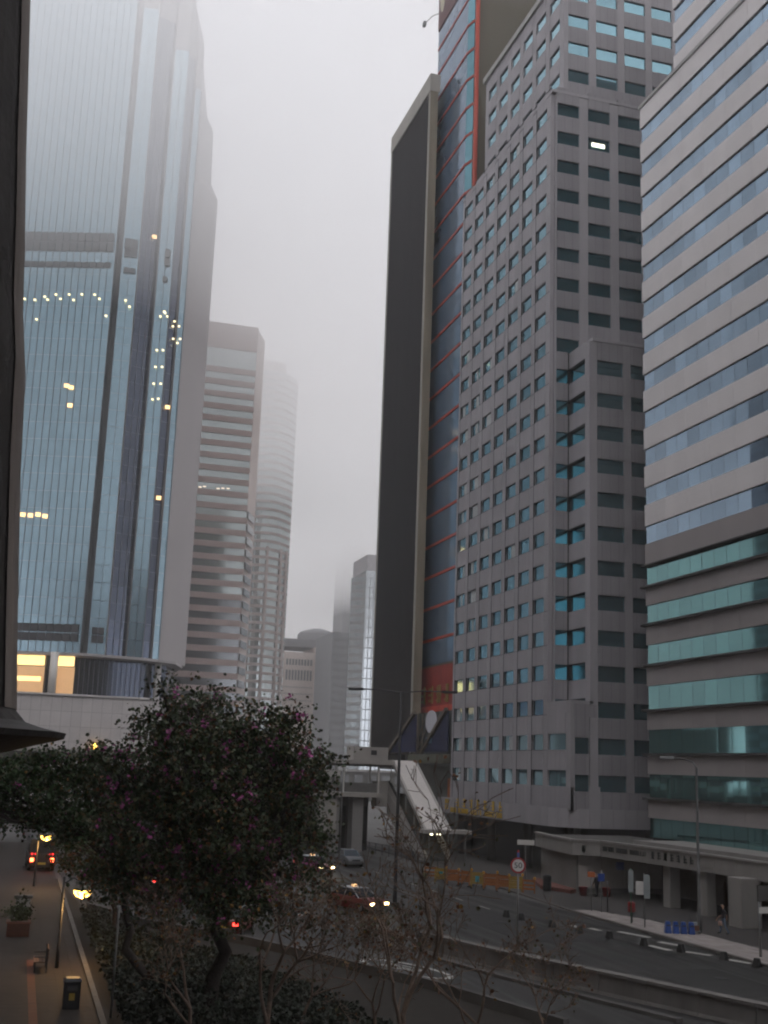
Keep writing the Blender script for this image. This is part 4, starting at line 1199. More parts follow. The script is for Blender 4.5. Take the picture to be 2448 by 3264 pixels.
gl = [((-1.2, 47.5, 8.0), 1.2), ((.3, 47.8, 8.3), 1.0), ((1.6, 48.2, 8.5), 1.0), ((2.8, 47.6, 8.5), .95), ((1.2, 47.4, 7.2), 1.1), ((3.2, 48.2, 7.4), 1.15), ((-.4, 48.4, 6.9), 1.0), ((2.4, 47.2, 6.5), .9), ((4.4, 48, 7.6), .9), ((-2.2, 47.6, 7.0), 1.0)]
leafy_tree("leafy_tree", "green leafy tree beside the flared column, over the footpath", (5.3, 48.0, .16), (3.8, 47.9, 5.6), gl, 5, 13000,
           [(leaf_g, 75), (leaf_b, 22), (leaf_y, 1)], .14, .16, flowers=.03)
gl2 = [((3.2, 62, 4.6), 1.3), ((4.9, 62.6, 4.9), 1.3), ((6.3, 62, 4.4), 1.1), ((4.2, 61.4, 3.6), 1.0), ((5.8, 63, 3.5), 1.0), ((7.4, 62.4, 3.9), .8)]
leafy_tree("leafy_tree", "smaller dark tree with rusty leaves between the footpath lamps and the road", (5.2, 62.2, .16), (5.1, 62.2, 2.6), gl2, 9, 7000,
           [(leaf_a, 60), (leaf_b, 22), (leaf_o, 14), (leaf_y, 2)], .14, .14)

def bare_tree(name, label, base, seed, height, lean, r0, lv=5, leaves=120, group="bare trees in the planted bed", m=bark, fork=(.42, .62), spread=.6):
    rg = random.Random(seed)
    r_ = thing(name, label, "tree", base, group=group)
    tk, lf = MB(), MB()
    ends = []
    def grow(p, d, L, rad, lvl):
        n = 4
        pts = [p]; q = p.copy(); dd = d.copy()
        for i in range(n):
            dd = (dd + Vector((rg.uniform(-1, 1), rg.uniform(-1, 1), rg.uniform(-.4, .7))) * .2).normalized()
            q = q + dd * L / n
            pts.append(q.copy())
        tk.tube(pts, [max(.010, rad * (1 - .4 * i / n)) for i in range(n + 1)], 8 if lvl < 2 else 5 if lvl < 4 else 3, cap=False)
        if lvl == lv:
            ends.append(q); return
        k = rg.choice((2, 2, 3)) if lvl else 3
        for i in range(k):
            ax = dd.orthogonal().normalized(); ax.rotate(Matrix.Rotation(rg.uniform(0, 6.283), 3, dd))
            nd = (dd * 1.0 + ax * rg.uniform(.45, 1.0) * (spread / .6) + Vector((0, 0, .12))).normalized()
            grow(q if i or rg.random() < .6 else pts[-2], nd, L * rg.uniform(.55, .85), rad * rg.uniform(.5, .66), lvl + 1)
        if lvl > 0 and rg.random() < .7:
            ax = dd.orthogonal().normalized(); ax.rotate(Matrix.Rotation(rg.uniform(0, 6.283), 3, dd))
            grow(pts[2], (dd * .5 + ax).normalized(), L * .5, rad * .4, min(lv, lvl + 2))
    grow(Vector(base) - Vector((0, 0, .2)), Vector(lean).normalized(), height, r0, 0)
    tk.build("trunk", m, r_, smooth=True)
    for i in range(leaves):
        e = rg.choice(ends)
        leaf(lf, e + Vector((rg.gauss(0, .1), rg.gauss(0, .1), rg.gauss(0, .1) - .05)), .11, rg.choices((0, 1, 2), (50, 35, 15))[0], rg)
    o = lf.build("leaves", [leaf_o, leaf_b, leaf_y], r_); o['kind'] = 'stuff'
    return r_
bare_tree("bare_tree", "bare branching tree with a crooked trunk in front of the painted ring", (10.6, 31.2, .16), 21, 2.9, (-.10, .03, 1), .115, 6, 160, m=bark_l)
bare_tree("bare_tree", "bare tree with many twigs below the flowering tree, before the red car", (7.5, 35.2, .16), 33, 2.5, (-.08, 0, 1), .11, 6, 260, m=bark_l)
bare_tree("bare_tree", "slender leafless tree between the ring marking and the speed limit sign", (13.4, 33.0, .16), 47, 2.2, (.02, .1, 1), .075, 6, 120, m=bark_l)
bare_tree("bare_tree", "leafless tree with rusty leaves at the kerb wall beneath the blossoms", (9.6, 41.0, .16), 58, 1.7, (.1, 0, 1), .07, 6, 420, m=bark_l)
bare_tree("bare_tree", "low twiggy tree at the bottom edge, under the concrete barrier", (16.4, 36.5, .16), 64, 1.3, (.05, .1, 1), .05, 6, 160, m=bark_l)

bare_tree("bare_tree", "twiggy brown tree before the shrubs, under the dark part of the blossoms", (5.4, 36.8, .16), 71, 2.0, (.05, .05, 1), .08, 6, 320, m=bark_l)
bare_tree("bare_tree", "twiggy brown tree with rusty leaves between the red car and the taxi", (11.6, 38.5, .16), 83, 1.8, (.05, .0, 1), .07, 6, 300, m=bark_l)
# dark shrubs filling the bed
rg = random.Random(77)
sh = MB()
def in_poly(x, y, poly):
    c = False; j = len(poly) - 1
    for i in range(len(poly)):
        (xi, yi), (xj, yj) = poly[i], poly[j]
        if (yi > y) != (yj > y) and x < (xj - xi) * (y - yi) / (yj - yi) + xi: c = not c
        j = i
    return c
inner = [(4.0, 36), (13.5, 36), (12.6, 46), (10.6, 56.5), (6.6, 65.5), (4.1, 73)]
cnt = 0
while cnt < 20000:
    x, y = rg.uniform(3.9, 14), rg.uniform(36, 73)
    if not in_poly(x, y, inner): continue
    hgt = .55 + .55 * noise.noise(Vector((x * .7, y * .5, 3))) + .35 * noise.noise(Vector((x * 2, y * 1.6, 9)))
    hgt = max(.12, hgt * (1.0 if x < 9.5 - (y - 45) * .15 else .45)) + (1.5 * max(0, 1 - abs(x - 6.3) / 3.0) * max(0, 1 - abs(y - 40) / 9))
    leaf(sh, Vector((x, y, .16 + hgt * rg.uniform(.3, 1) ** .5)), .17, 0 if rg.random() < .8 else 1, rg)
    cnt += 1
tag(sh.build("shrub_planting", [mat("shrub_leaf", (.010, .016, .006), .6, var=.4, scale=1.4), mat("shrub_leaf_brown", (.018, .017, .008), .6, var=.4)]), "mass of dark low shrubs filling the planted bed by the footpath", "shrubs", kind='stuff')

# ------------------------------------------------------------------ vehicles (built facing +Y, then turned)
tyre_m = mat("tyre", (.012, .012, .012), .8); rim_m = mat("rim", (.25, .25, .26), .4, .7)
car_glass = glass("car_glass", (.06, .07, .08), .05, .5, .0)
head_m = mat("headlamp_lit", (.9, .8, .6), emit=(1, .74, .34), estr=14.0)
tail_m = mat("tail_lamp_lit", (.6, .02, .02), emit=(1, .03, .02), estr=7.0)
amber_m = mat("roof_sign_lit", (.8, .5, .2), emit=(1, .55, .25), estr=1.2)
off_lamp = mat("lamp_unlit", (.25, .25, .25), .3)
chrome = mat("bumper_grey", (.10, .10, .10), .5)
def loft(mb, secs, mi=0):
    """closed cross-sections joined in a row"""
    n = len(secs[0]); b = len(mb.v)
    for s_ in secs: mb.v += [tuple(p) for p in s_]
    for i in range(len(secs) - 1):
        for k in range(n):
            k2 = (k + 1) % n
            mb.f.append((b + i * n + k, b + (i + 1) * n + k, b + (i + 1) * n + k2, b + i * n + k2)); mb.m.append(mi)
    mb.f.append(tuple(b + k for k in range(n))); mb.m.append(mi)
    e = b + (len(secs) - 1) * n
    mb.f.append(tuple(e + k for k in reversed(range(n)))); mb.m.append(mi)
def car(name, label, loc, rz, paint, roofp, cat="car", group="vehicles on the road", heads=True, tails=True, taxi=False, highbrake=False):
    r_ = thing(name, label, cat, loc, rz, group)
    W = .86
    def sec(y, z0, z1, w0, w1):
        return [(-w0, y, z0), (-w1 * 1.0, y, (z0 + z1) * .55), (-w1 * .93, y, z1), (w1 * .93, y, z1), (w1, y, (z0 + z1) * .55), (w0, y, z0)]
    b = MB()
    loft(b, [sec(-2.25, .38, .86, .70, .74), sec(-2.15, .24, .95, .78, .83), sec(-1.2, .22, .98, .82, .87), sec(.6, .22, .94, .82, .87), sec(1.6, .22, .88, .81, .85), sec(2.12, .26, .76, .76, .8), sec(2.26, .36, .62, .68, .72)])
    body = b.build("body", paint, r_, bevel=.05)
    g = MB()
    def cs(y, w, z): return [(-w, y, .93), (-w * .82, y, z), (w * .82, y, z), (w, y, .93)]
    b = MB()
    lo = [(-1.75, .96), (1.05, .92)]; hi = [(-1.05, 1.45), (.25, 1.45)]
    wl, wh = .80, .62
    V = [(-wl, -1.8, .94), (wl, -1.8, .94), (wl, 1.1, .90), (-wl, 1.1, .90), (-wh, -1.15, 1.42), (wh, -1.15, 1.42), (wh, .25, 1.42), (-wh, .25, 1.42)]
    b.hexa(V); b.build("cabin_glass", car_glass, r_, bevel=.03)
    MB().hexa([(-wh - .02, -1.2, 1.40), (wh + .02, -1.2, 1.40), (wh + .02, .3, 1.40), (-wh - .02, .3, 1.40), (-wh + .06, -1.08, 1.47), (wh - .06, -1.08, 1.47), (wh - .06, .18, 1.47), (-wh + .06, .18, 1.47)]).build("roof", roofp, r_, bevel=.03)
    for s_ in (-1, 1):
        for (p0, p1) in (((.80, 1.1, .9), (.62, .25, 1.42)), ((.80, -1.8, .94), (.62, -1.15, 1.42)), ((.82, -.35, .9), (.635, -.35, 1.42))):
            MB().tube([(s_ * p0[0], p0[1], p0[2]), (s_ * p1[0], p1[1], p1[2])], .035, 5).build("pillar", roofp if taxi else paint, r_)
        for y in (-1.38, 1.36):
            w = bpy.data.objects.new("wheel", None); COL.objects.link(w); w.parent = r_; w['local'] = 1; w.location = (s_ * .76, y, .31)
            t = MB(); t.tube([(-.1, 0, 0), (.1, 0, 0)], .31, 18); t.build("tyre", tyre_m, w)
            t = MB(); t.tube([(-.115, 0, 0), (.115, 0, 0)], .19, 14); t.build("rim", rim_m, w)
        MB().box(s_ * .58 - .15, s_ * .58 + .15, 2.18, 2.29, .55, .69).build("headlamp", head_m if heads else off_lamp, r_, bevel=.03)
        MB().box(s_ * .62 - .14, s_ * .62 + .14, -2.27, -2.17, .66, .82).build("tail_lamp", tail_m if tails else mat("tail_unlit", (.2, .02, .02), .3), r_, bevel=.03)
        MB().box(s_ * .92 - .09, s_ * .92 + .09, .72, .82, .92, 1.05).build("mirror", paint, r_, bevel=.02)
    MB().box(-.76, .76, 2.2, 2.32, .3, .5).build("bumper", chrome, r_, bevel=.03)
    MB().box(-.76, .76, -2.32, -2.2, .34, .54).build("bumper", chrome, r_, bevel=.03)
    MB().box(-.35, .35, 2.22, 2.30, .55, .68).build("grille", black, r_)
    MB().box(-.26, .26, -2.335, -2.31, .55, .66).build("number_plate", mat("plate_yellow", (.55, .4, .05), .5), r_)
    if taxi: MB().box(-.16, .16, -.45, -.25, 1.47, 1.60).build("roof_sign", amber_m, r_, bevel=.02)
    if highbrake: MB().box(-.12, .12, -1.5, -1.42, 1.16, 1.22).build("brake_lamp", tail_m, r_)
    return r_
red_p = mat("taxi_red", (.15, .013, .012), .35, var=.06, spec=.6)
silver_p = mat("silver_paint", (.42, .44, .46), .35, .4, var=.05)
white_p = mat("white_car", (.6, .6, .6), .35, var=.05); dark_p = mat("dark_car", (.03, .03, .035), .3, var=.05); grey_p = mat("grey_car", (.14, .15, .16), .35, .3)
# heading: rz turns +Y; facing the camera = about 180 deg
car("taxi", "red taxi with silver roof and lit headlamps beside the tall lamp post", (21.75, 77.2, .01), R(204), red_p, silver_p, "taxi", taxi=True)
car("taxi", "red taxi with headlamps on, far up the road beyond the flowering tree", (25.2, 103.6, .01), R(196), red_p, silver_p, "taxi", taxi=True)
car("parked_car", "dark car with one headlamp glinting through the flowering tree", (14.4, 88.7, .01), R(200), dark_p, dark_p)
car("sedan_car", "white car seen from behind with two red tail lamps under the tree", (10.2, 90.2, .01), R(8), white_p, white_p, heads=False)
car("sedan_car", "dark red car with silver roof and bright tail lamps beside the planted bed", (11.9, 67.0, .01), R(-22), red_p, silver_p, heads=False, highbrake=True)
car("sedan_car", "grey car stopped on the far carriageway beside the railing", (30.6, 112, .01), R(182), grey_p, grey_p, heads=False, tails=False)
# minibus with paired red lamps
mbz = thing("minibus", "dark minibus with paired red tail lamps under the footpath lamp", "minibus", (2.3, 104.8, .0), R(2), "vehicles on the road")
b = MB(); loft(b, [[(-1.0, y, .4), (-1.05, y, 1.2), (-.98, y, h), (-.8, y, h + .12), (.8, y, h + .12), (.98, y, h), (1.05, y, 1.2), (1.0, y, .4)] for y, h in ((-3.3, 2.45), (-3.0, 2.55), (2.6, 2.55), (3.2, 2.2))]); b.build("body", dark_p, mbz, bevel=.05)
MB().box(-.8, .8, -3.36, -3.3, 1.5, 2.25).build("rear_window", car_glass, mbz)
for s_ in (-1, 1):
    MB().box(s_ * .78 - .13, s_ * .78 + .13, -3.4, -3.3, .85, 1.12).build("tail_lamp", mat("tail_lamp_bright", (.6, .05, .02), emit=(1, .10, .03), estr=10.0), mbz, bevel=.03)
    for dx in (-.14, .14):
        MB().box(s_ * .66 + dx - .07, s_ * .66 + dx + .07, -3.38, -3.3, 1.38, 1.5).build("marker_lamp", mat("marker_red", (.5, .02, .02), emit=(1, .03, .03), estr=1.6), mbz)
    MB().box(s_ * 1.04 - .02, s_ * 1.04 + .02, -2.8, 2.2, 1.45, 2.2).build("side_window", car_glass, mbz)
    for y in (-2.2, 2.0):
        w = bpy.data.objects.new("wheel", None); COL.objects.link(w); w.parent = mbz; w['local'] = 1; w.location = (s_ * .92, y, .4)
        t = MB(); t.tube([(-.12, 0, 0), (.12, 0, 0)], .4, 18); t.build("tyre", tyre_m, w)
        t = MB(); t.tube([(-.13, 0, 0), (.13, 0, 0)], .22, 14); t.build("rim", rim_m, w)
MB().box(-.3, .3, -3.36, -3.31, .62, .78).build("number_plate", mat("plate_yellow", (.55, .4, .05), .5), mbz)
vt = thing("delivery_van", "pale van with white roof far along the footpath road under the green tree", "van", (1.9, 138, 0), R(0), "vehicles on the road")
b = MB(); loft(b, [[(-.95, y, .35), (-1.0, y, 1.1), (-.92, y, h), (.92, y, h), (1.0, y, 1.1), (.95, y, .35)] for y, h in ((-2.6, 2.2), (-2.4, 2.35), (1.2, 2.35), (2.0, 1.3), (2.6, 1.0))]); b.build("body", white_p, vt, bevel=.05)
MB().box(-.75, .75, -2.66, -2.58, 1.4, 2.0).build("rear_window", car_glass, vt)
for s_ in (-1, 1):
    MB().box(s_ * .8 - .1, s_ * .8 + .1, -2.66, -2.58, .8, 1.1).build("tail_lamp", mat("tail_unlit", (.2, .02, .02), .3), vt)
    for y in (-1.7, 1.6):
        w = bpy.data.objects.new("wheel", None); COL.objects.link(w); w.parent = vt; w['local'] = 1; w.location = (s_ * .85, y, .34)
        t = MB(); t.tube([(-.12, 0, 0), (.12, 0, 0)], .34, 16); t.build("tyre", tyre_m, w)
        t = MB(); t.tube([(-.13, 0, 0), (.13, 0, 0)], .2, 12); t.build("rim", rim_m, w)

# ------------------------------------------------------------------ street lamps
def point(loc, watt, col, parent, r_=.12):
    ld = bpy.data.lights.new("bulb", 'POINT'); ld.energy = watt; ld.color = col; ld.shadow_soft_size = r_
    o = bpy.data.objects.new("bulb", ld); COL.objects.link(o); attach(o, parent); o.location = loc
    return o
glow = mat("lamp_glow", (.9, .7, .3), emit=(1, .55, .09), estr=6.0)
glow2 = mat("lamp_glow_dim", (.9, .7, .3), emit=(1, .5, .08), estr=6.0)
for i, (bx, by, hx, hz, lab) in enumerate(((2.35, 55.8, .82, 3.35, "dark footpath lamp post with a lit yellow dome, beside the bench"), (1.75, 90.0, .55, 3.55, "further footpath lamp post, its yellow globe lit above the minibus"))):
    L = thing("street_lamp", lab, "street lamp", (bx, by, .1), group="footpath lamps")
    MB().tube([(bx, by, .1), (bx, by, 1.0), (bx, by, 3.9)], [.09, .07, .05], 10).build("pole", dark_metal, L, smooth=True)
    MB().tube([(bx, by, 3.6), (bx + hx * .5, by - .05, 3.85), (bx + hx, by - .1, hz + .28)], .03, 6).build("arm", dark_metal, L)
    MB().lathe([(.05, hz + .32), (.2, hz + .26), (.36, hz + .12), (.42, hz + .02), (.40, hz)], bx + hx, by - .1, 18).build("shade", mat("lamp_shade", (.16, .14, .11), .5), L, smooth=True)
    MB().lathe([(.39, hz - .005), (.37, hz - .14), (.26, hz - .27), (.06, hz - .33)], bx + hx, by - .1, 18).build("globe", glow if i == 0 else glow2, L, smooth=True)
    point((bx + hx, by - .1, hz - .45), 150, (1, .55, .18), L)
tl = thing("street_lamp", "tall dark twin-arm lamp post standing on the road by the red taxi", "street lamp", (25.0, 79.4, 0))
MB().tube([(25, 79.4, 0), (25, 79.4, 1.2), (25, 79.4, 7), (25.02, 79.5, 14.3)], [.17, .13, .11, .07], 10).build("pole", dark_metal, tl, smooth=True)
MB().box(24.75, 25.25, 79.15, 79.65, 0, .3).build("base", concrete_dk, tl)
for (ex, ey) in ((22.5, 80.9), (28.1, 79.1)):
    MB().tube([(25.02, 79.5, 14.25), ((25 + ex) / 2, (79.45 + ey) / 2, 14.42), (ex, ey, 14.45)], .045, 6).build("arm", dark_metal, tl)
    d = (Vector((ex, ey, 0)) - Vector((25, 79.5, 0))).normalized()
    s_ = Vector((-d.y, d.x, 0)) * .17
    c = Vector((ex, ey, 14.45))
    q = [c - d * .2 - s_, c + d * .9 - s_ * .7, c + d * .9 + s_ * .7, c - d * .2 + s_]
    MB().hexa([tuple(v - Vector((0, 0, .09))) for v in q] + [tuple(v + Vector((0, 0, .07))) for v in q]).build("lamp_head", dark_metal, tl, bevel=.02)
rlp = thing("street_lamp", "grey single-arm lamp post on the pavement in front of the podium pillars", "street lamp", (39.6, 65.3, .12))
MB().tube([(39.6, 65.3, .12), (39.6, 65.3, 1.4), (39.6, 65.3, 9.7), (39.45, 65.4, 10.05)], [.13, .1, .07, .055], 10).build("pole", galv, rlp, smooth=True)
MB().tube([(39.45, 65.4, 10.05), (38.9, 65.6, 10.25), (38.2, 65.9, 10.3)], .04, 6).build("arm", galv, rlp)
MB().hexa([(37.5, 66.0, 10.2), (38.3, 65.7, 10.2), (38.36, 65.95, 10.2), (37.56, 66.25, 10.2), (37.55, 66.02, 10.36), (38.3, 65.74, 10.4), (38.34, 65.92, 10.4), (37.6, 66.22, 10.36)]).build("lamp_head", galv, rlp, bevel=.03)
for (x, y, h, r_, lab) in ((3.88, 45.0, 4.4, .045, "thin pale pole standing in the shrubs beside the footpath"), (28.6, 108.0, 10.9, .07, "slim grey pole in front of the covered footbridge"), (37.9, 56.6, 3.4, .07, "grey post with a sign board at the kerb, nearest the picture's edge")):
    L = thing("pole", lab, "pole", (x, y, 0))
    MB().tube([(x, y, 0), (x, y, h)], [r_, r_ * .8], 8).build("shaft", galv, L, smooth=True)
    MB().lathe([(r_ * 1.6, 0), (r_ * 1.6, .14)], x, y, 10).build("base", galv, L)
    if h < 3.5:
        MB().box(x - .1, x + .75, y - .06, y + .02, 2.9, 3.7).build("sign_board", concrete_dk, L)
        MB().box(x - .05, x + .7, y - .065, y + .025, 2.3, 2.6).build("small_plate", white_paint, L)

# ------------------------------------------------------------------ road signs
def facing(loc): return math.atan2(-loc[1], -loc[0]) + math.pi / 2
sg = thing("speed_limit_sign", "round red-rimmed speed limit sign reading 50 on a thin post", "road sign", (25.3, 59.2, 0), facing((25.3, 59.2)))
MB().tube([(0, .05, 0), (0, .05, 4.75)], .045, 8).build("post", galv, sg, smooth=True)
def disc(mb, r_, y, z, n=40, t=.02):
    b = len(mb.v)
    for yy in (y, y + t):
        for k in range(n):
            a = 2 * math.pi * k / n; mb.v.append((r_ * math.cos(a), yy, z + r_ * math.sin(a)))
    mb.f.append(tuple(b + k for k in range(n))); mb.m.append(0)
    mb.f.append(tuple(b + n + k for k in reversed(range(n)))); mb.m.append(0)
    for k in range(n):
        mb.f.append((b + k, b + n + k, b + n + (k + 1) % n, b + (k + 1) % n)); mb.m.append(0)
b = MB(); disc(b, .40, -.02, 4.35); b.build("rim", mat("sign_red", (.30, .02, .025), .5), sg)
b = MB(); disc(b, .305, -.03, 4.35); b.build("face", mat("sign_white", (.55, .54, .53), .5), sg)
tm = text_mesh("50", .40, .004); tm.materials.append(ink)
o = bpy.data.objects.new("numeral", tm); COL.objects.link(o); o.parent = sg; o.location = (0, -.036, 4.34); o.rotation_euler = (R(90), 0, 0); o.scale = (1.1, 1, 1)
MB().box(-.06, .06, 0, .03, 4.76, 5.0).build("blue_tab", mat("tab_blue", (.03, .08, .3), .5), sg)
MB().box(-.06, .06, 0, .03, 5.0, 5.12).build("red_tab", mat("sign_red", (.30, .02, .025), .5), sg)
def post_sign(loc, h, plates, label, m_post=galv):
    s = thing("sign_post", label, "sign post", (loc[0], loc[1], .12), facing(loc))
    MB().tube([(0, 0, 0), (0, 0, h)], .035, 8).build("post", m_post, s, smooth=True)
    for (u0, u1, z0, z1, m_) in plates:
        MB().box(u0, u1, -.06, -.035, z0, z1).build("plate", m_, s, bevel=.005)
    return s
green_m = mat("post_green", (.02, .09, .05), .5); blue_m = mat("plate_blue", (.03, .07, .3), .5); redp = mat("plate_red", (.35, .03, .03), .5)
post_sign((37.9, 76.1), 2.6, [(-.25, .25, 2.2, 2.55, mat("plate_orange", (.45, .12, .03), .5))], "thin sign post with a small orange plate at the pavement's rounded end")
post_sign((38.3, 75.4), 2.7, [(-.22, .22, 2.0, 2.5, blue_m)], "thin sign post with a small blue plate before the kiosk wall")
post_sign((38.85, 75.6), 2.0, [], "bare dark post standing near the red waste bins", dark_metal)
post_sign((37.45, 69.7), 3.3, [(-.16, .16, 1.9, 3.2, mat("plate_grey", (.3, .33, .33), .5))], "green sign post with a tall narrow grey plate", green_m)
post_sign((37.4, 67.9), 3.2, [(-.52, -.05, 1.9, 2.7, white_paint), (-.04, .34, 1.7, 3.1, mat("plate_grey", (.3, .33, .33), .5))], "sign post with two white plates on the pale pavement")
post_sign((40.4, 93.0), 3.6, [(-.7, .7, 3.2, 3.6, white_paint)], "post with a wide white plate among the orange barriers")

# ------------------------------------------------------------------ small street things
dr = mat("bin_red", (.22, .02, .02), .5)
for (x, y, lab) in ((42.0, 85.7, "red bucket on the pavement just before the kiosk corner"), (43.7, 85.2, "red bucket nearer the podium pillars, beside the standing person")):
    o = thing("bucket", lab, "bucket", (x, y, .12), group="red buckets by the kiosk")
    MB().lathe([(.26, .12), (.34, .75), (.36, .77), (.32, .76), (.28, .3)], x, y, 16).build("tub", dr, o, smooth=True)
    MB().lathe([(.31, .66), (.31, .72)], x, y, 16).build("fill", soil, o)
o = thing("waste_bin", "red litter bin fixed beside the green sign post", "bin", (37.75, 70.2, .12))
MB().lathe([(.2, .75), (.24, .8), (.24, 1.3), (.2, 1.36), (.05, 1.4)], 37.75, 70.2, 14).build("drum", dr, o, smooth=True)
MB().box(37.7, 37.8, 70.15, 70.25, .12, .75).build("stem", dark_metal, o)
o = thing("waste_bin", "dark cylindrical bin against the white tiled kiosk wall", "bin", (40.6, 89.2, .12))
MB().lathe([(.3, .12), (.33, .2), (.33, 1.05), (.3, 1.12)], 40.6, 89.2, 16).build("drum", black, o, smooth=True)
MB().lathe([(.36, 1.12), (.36, 1.2), (.18, 1.34)], 40.6, 89.2, 16).build("lid", dark_metal, o, smooth=True)
# blue stacked water barriers and a hand trolley
bl = mat("plastic_blue", (.015, .06, .25), .45, var=.12)
for k in range(4):
    o = thing("barrier_block", "blue plastic road barrier on the pale pavement, " + ("first of the row, nearest the sign posts", "second of the row", "third of the row", "last of the row, touching the trolley")[k], "barrier block", (37.6 + k * .42, 65.5 - k * .17, .12), R(-20), "blue barrier blocks")
    MB().prism([(-.19, -.28), (.19, -.28), (.19, .28), (-.19, .28)], 0, .68, poly1=[(-.12, -.2), (.12, -.2), (.12, .2), (-.12, .2)]).build("shell", bl, o, bevel=.04)
    MB().box(-.1, .1, -.23, -.21, .3, .5).build("grip", dark_metal, o)
o = thing("hand_trolley", "loaded hand trolley between the blue barriers and the lamp post", "trolley", (39.1, 65.0, .12), R(-15))
MB().box(-.3, .3, -.25, .25, .15, .2).build("platform", galv, o)
for s_ in (-1, 1):
    MB().tube([(s_ * .25, .25, .15), (s_ * .25, .3, .7), (s_ * .22, .34, 1.15)], .018, 6).build("handle", galv, o)
    MB().tube([(s_ * .3 - .03, .1, .1), (s_ * .3 + .03, .1, .1)], .1, 12).build("wheel", tyre_m, o)
MB().box(-.22, .2, -.2, .18, .205, .5).build("carton", mat("carton", (.13, .06, .035), .8), o, bevel=.01)
MB().box(-.15, .12, -.15, .14, .505, .68).build("bag", mat("grey_bag", (.3, .32, .34), .8), o, bevel=.03)
# bench, litter bin, planter on the footpath
wood = mat("bench_wood", (.10, .055, .035), .7, var=.25, scale=5)
o = thing("park_bench", "dark wooden bench beside the lamp post on the footpath", "bench", (1.95, 55.3, .1))
for k in range(4):
    MB().box(1.35 + k * .12, 1.45 + k * .12, 54.5, 56.2, .52, .56).build("slat", wood, o)
for k in range(3):
    MB().box(1.9, 1.94, 54.5, 56.2, .68 + k * .14, .79 + k * .14).build("backrest_slat", wood, o)
for y in (54.65, 56.05):
    MB().box(1.38, 1.44, y - .03, y + .03, .1, .52).build("leg", dark_metal, o)
    MB().box(1.86, 1.92, y - .03, y + .03, .1, 1.08).build("leg", dark_metal, o)
    MB().box(1.36, 1.92, y - .025, y + .025, .72, .76).build("armrest", dark_metal, o)
o = thing("litter_bin", "black litter bin with a yellow mark on the footpath edge", "bin", (2.6, 47.1, .1))
MB().prism([(2.3, 46.85), (2.9, 46.85), (2.9, 47.4), (2.3, 47.4)], .1, 1.05).build("box", black, o, bevel=.03)
MB().prism([(2.26, 46.8), (2.94, 46.8), (2.94, 47.45), (2.26, 47.45)], 1.055, 1.16, poly1=[(2.36, 46.9), (2.84, 46.9), (2.84, 47.35), (2.36, 47.35)]).build("hood", dark_metal, o)
MB().box(2.5, 2.7, 46.82, 46.845, .42, .66).build("mark", mat("bin_yellow", (.35, .24, .03), .6), o)
MB().box(2.42, 2.78, 46.8, 46.85, .76, .92).build("slot", mat("bin_slot", (.05, .05, .05), .6), o)
o = thing("planter", "reddish square planter box with a dark shrub on the footpath", "planter", (.7, 65.6, .1))
MB().prism([(.15, 65.2), (1.25, 65.2), (1.25, 66.3), (.15, 66.3)], .1, .75).build("box", mat("planter_brick", (.06, .024, .016), .85, var=.25, scale=5), o, bevel=.02)
MB().box(.1, 1.3, 65.15, 66.35, .751, .82).build("rim", mat("planter_rim", (.15, .07, .05), .8), o)
rg = random.Random(5); mb = MB()
for k in range(500):
    leaf(mb, Vector((.7 + rg.gauss(0, .28), 65.75 + rg.gauss(0, .28), .9 + abs(rg.gauss(0, .45)))), .14, 0, rg)
o2 = mb.build("foliage", leaf_a, o); o2['kind'] = 'stuff'
o = thing("stone_block", "pale square stone block standing behind the planter on the footpath", "stone block", (.9, 72, .1))
MB().prism([(.5, 71.7), (1.3, 71.7), (1.3, 72.5), (.5, 72.5)], .1, 1.25).build("body", concrete, o, bevel=.04)
MB().box(.4, 1.4, 71.6, 72.6, 1.255, 1.4).build("cap", concrete_dk, o, bevel=.03)

# orange and yellow work barriers crowding the kerb in front of the dark arcade
og = mat("barrier_orange", (.28, .095, .018), .55, var=.2); ye = mat("barrier_yellow", (.28, .18, .03), .55, var=.2); cy_ = mat("plate_cyan", (.05, .30, .34), .5)
rg = random.Random(19)
spots = []
for k in range(16):
    spots.append((33.9 + (k % 8) * .62 + rg.uniform(-.1, .1), 95.3 - (k % 8) * 1.15 + rg.uniform(-.2, .2) + (k // 8) * 2.6, k))
for (x, y, k) in spots:
    row = "front row" if k < 8 else "back row"
    words_ = ("one end of the row, nearest the escalator", "second from the escalator", "third from the escalator", "fourth from the escalator", "fifth from the escalator", "sixth from the escalator", "seventh from the escalator", "last of the row, by the speed sign")[k % 8]
    o = thing("work_barrier", ("orange" if k % 3 else "yellow") + " plastic work barrier, " + row + ", " + words_, "work barrier", (x, y, 0), R(rg.uniform(-25, 25) - 30), "work barriers by the kerb")
    m_ = og if k % 3 else ye
    for s_ in (-1, 1):
        MB().box(s_ * .48 - .04, s_ * .48 + .04, -.03, .03, 0, 1.15).build("leg", m_, o)
        MB().box(s_ * .48 - .06, s_ * .48 + .06, -.3, .3, 0, .07).build("foot", black, o)
    for z in (.35, .62, .95):
        MB().box(-.5, .5, -.02, .02, z, z + .14).build("board", m_, o)
    if k in (3, 9): MB().box(-.18, .14, -.05, -.025, .5, .95).build("plate", cy_, o)
    if k % 2: MB().lathe([(.09, 1.15), (.09, 1.3), (.05, 1.34)], .48, 0, 10).build("beacon", mat("beacon_amber", (.6, .3, .03), .4), o)

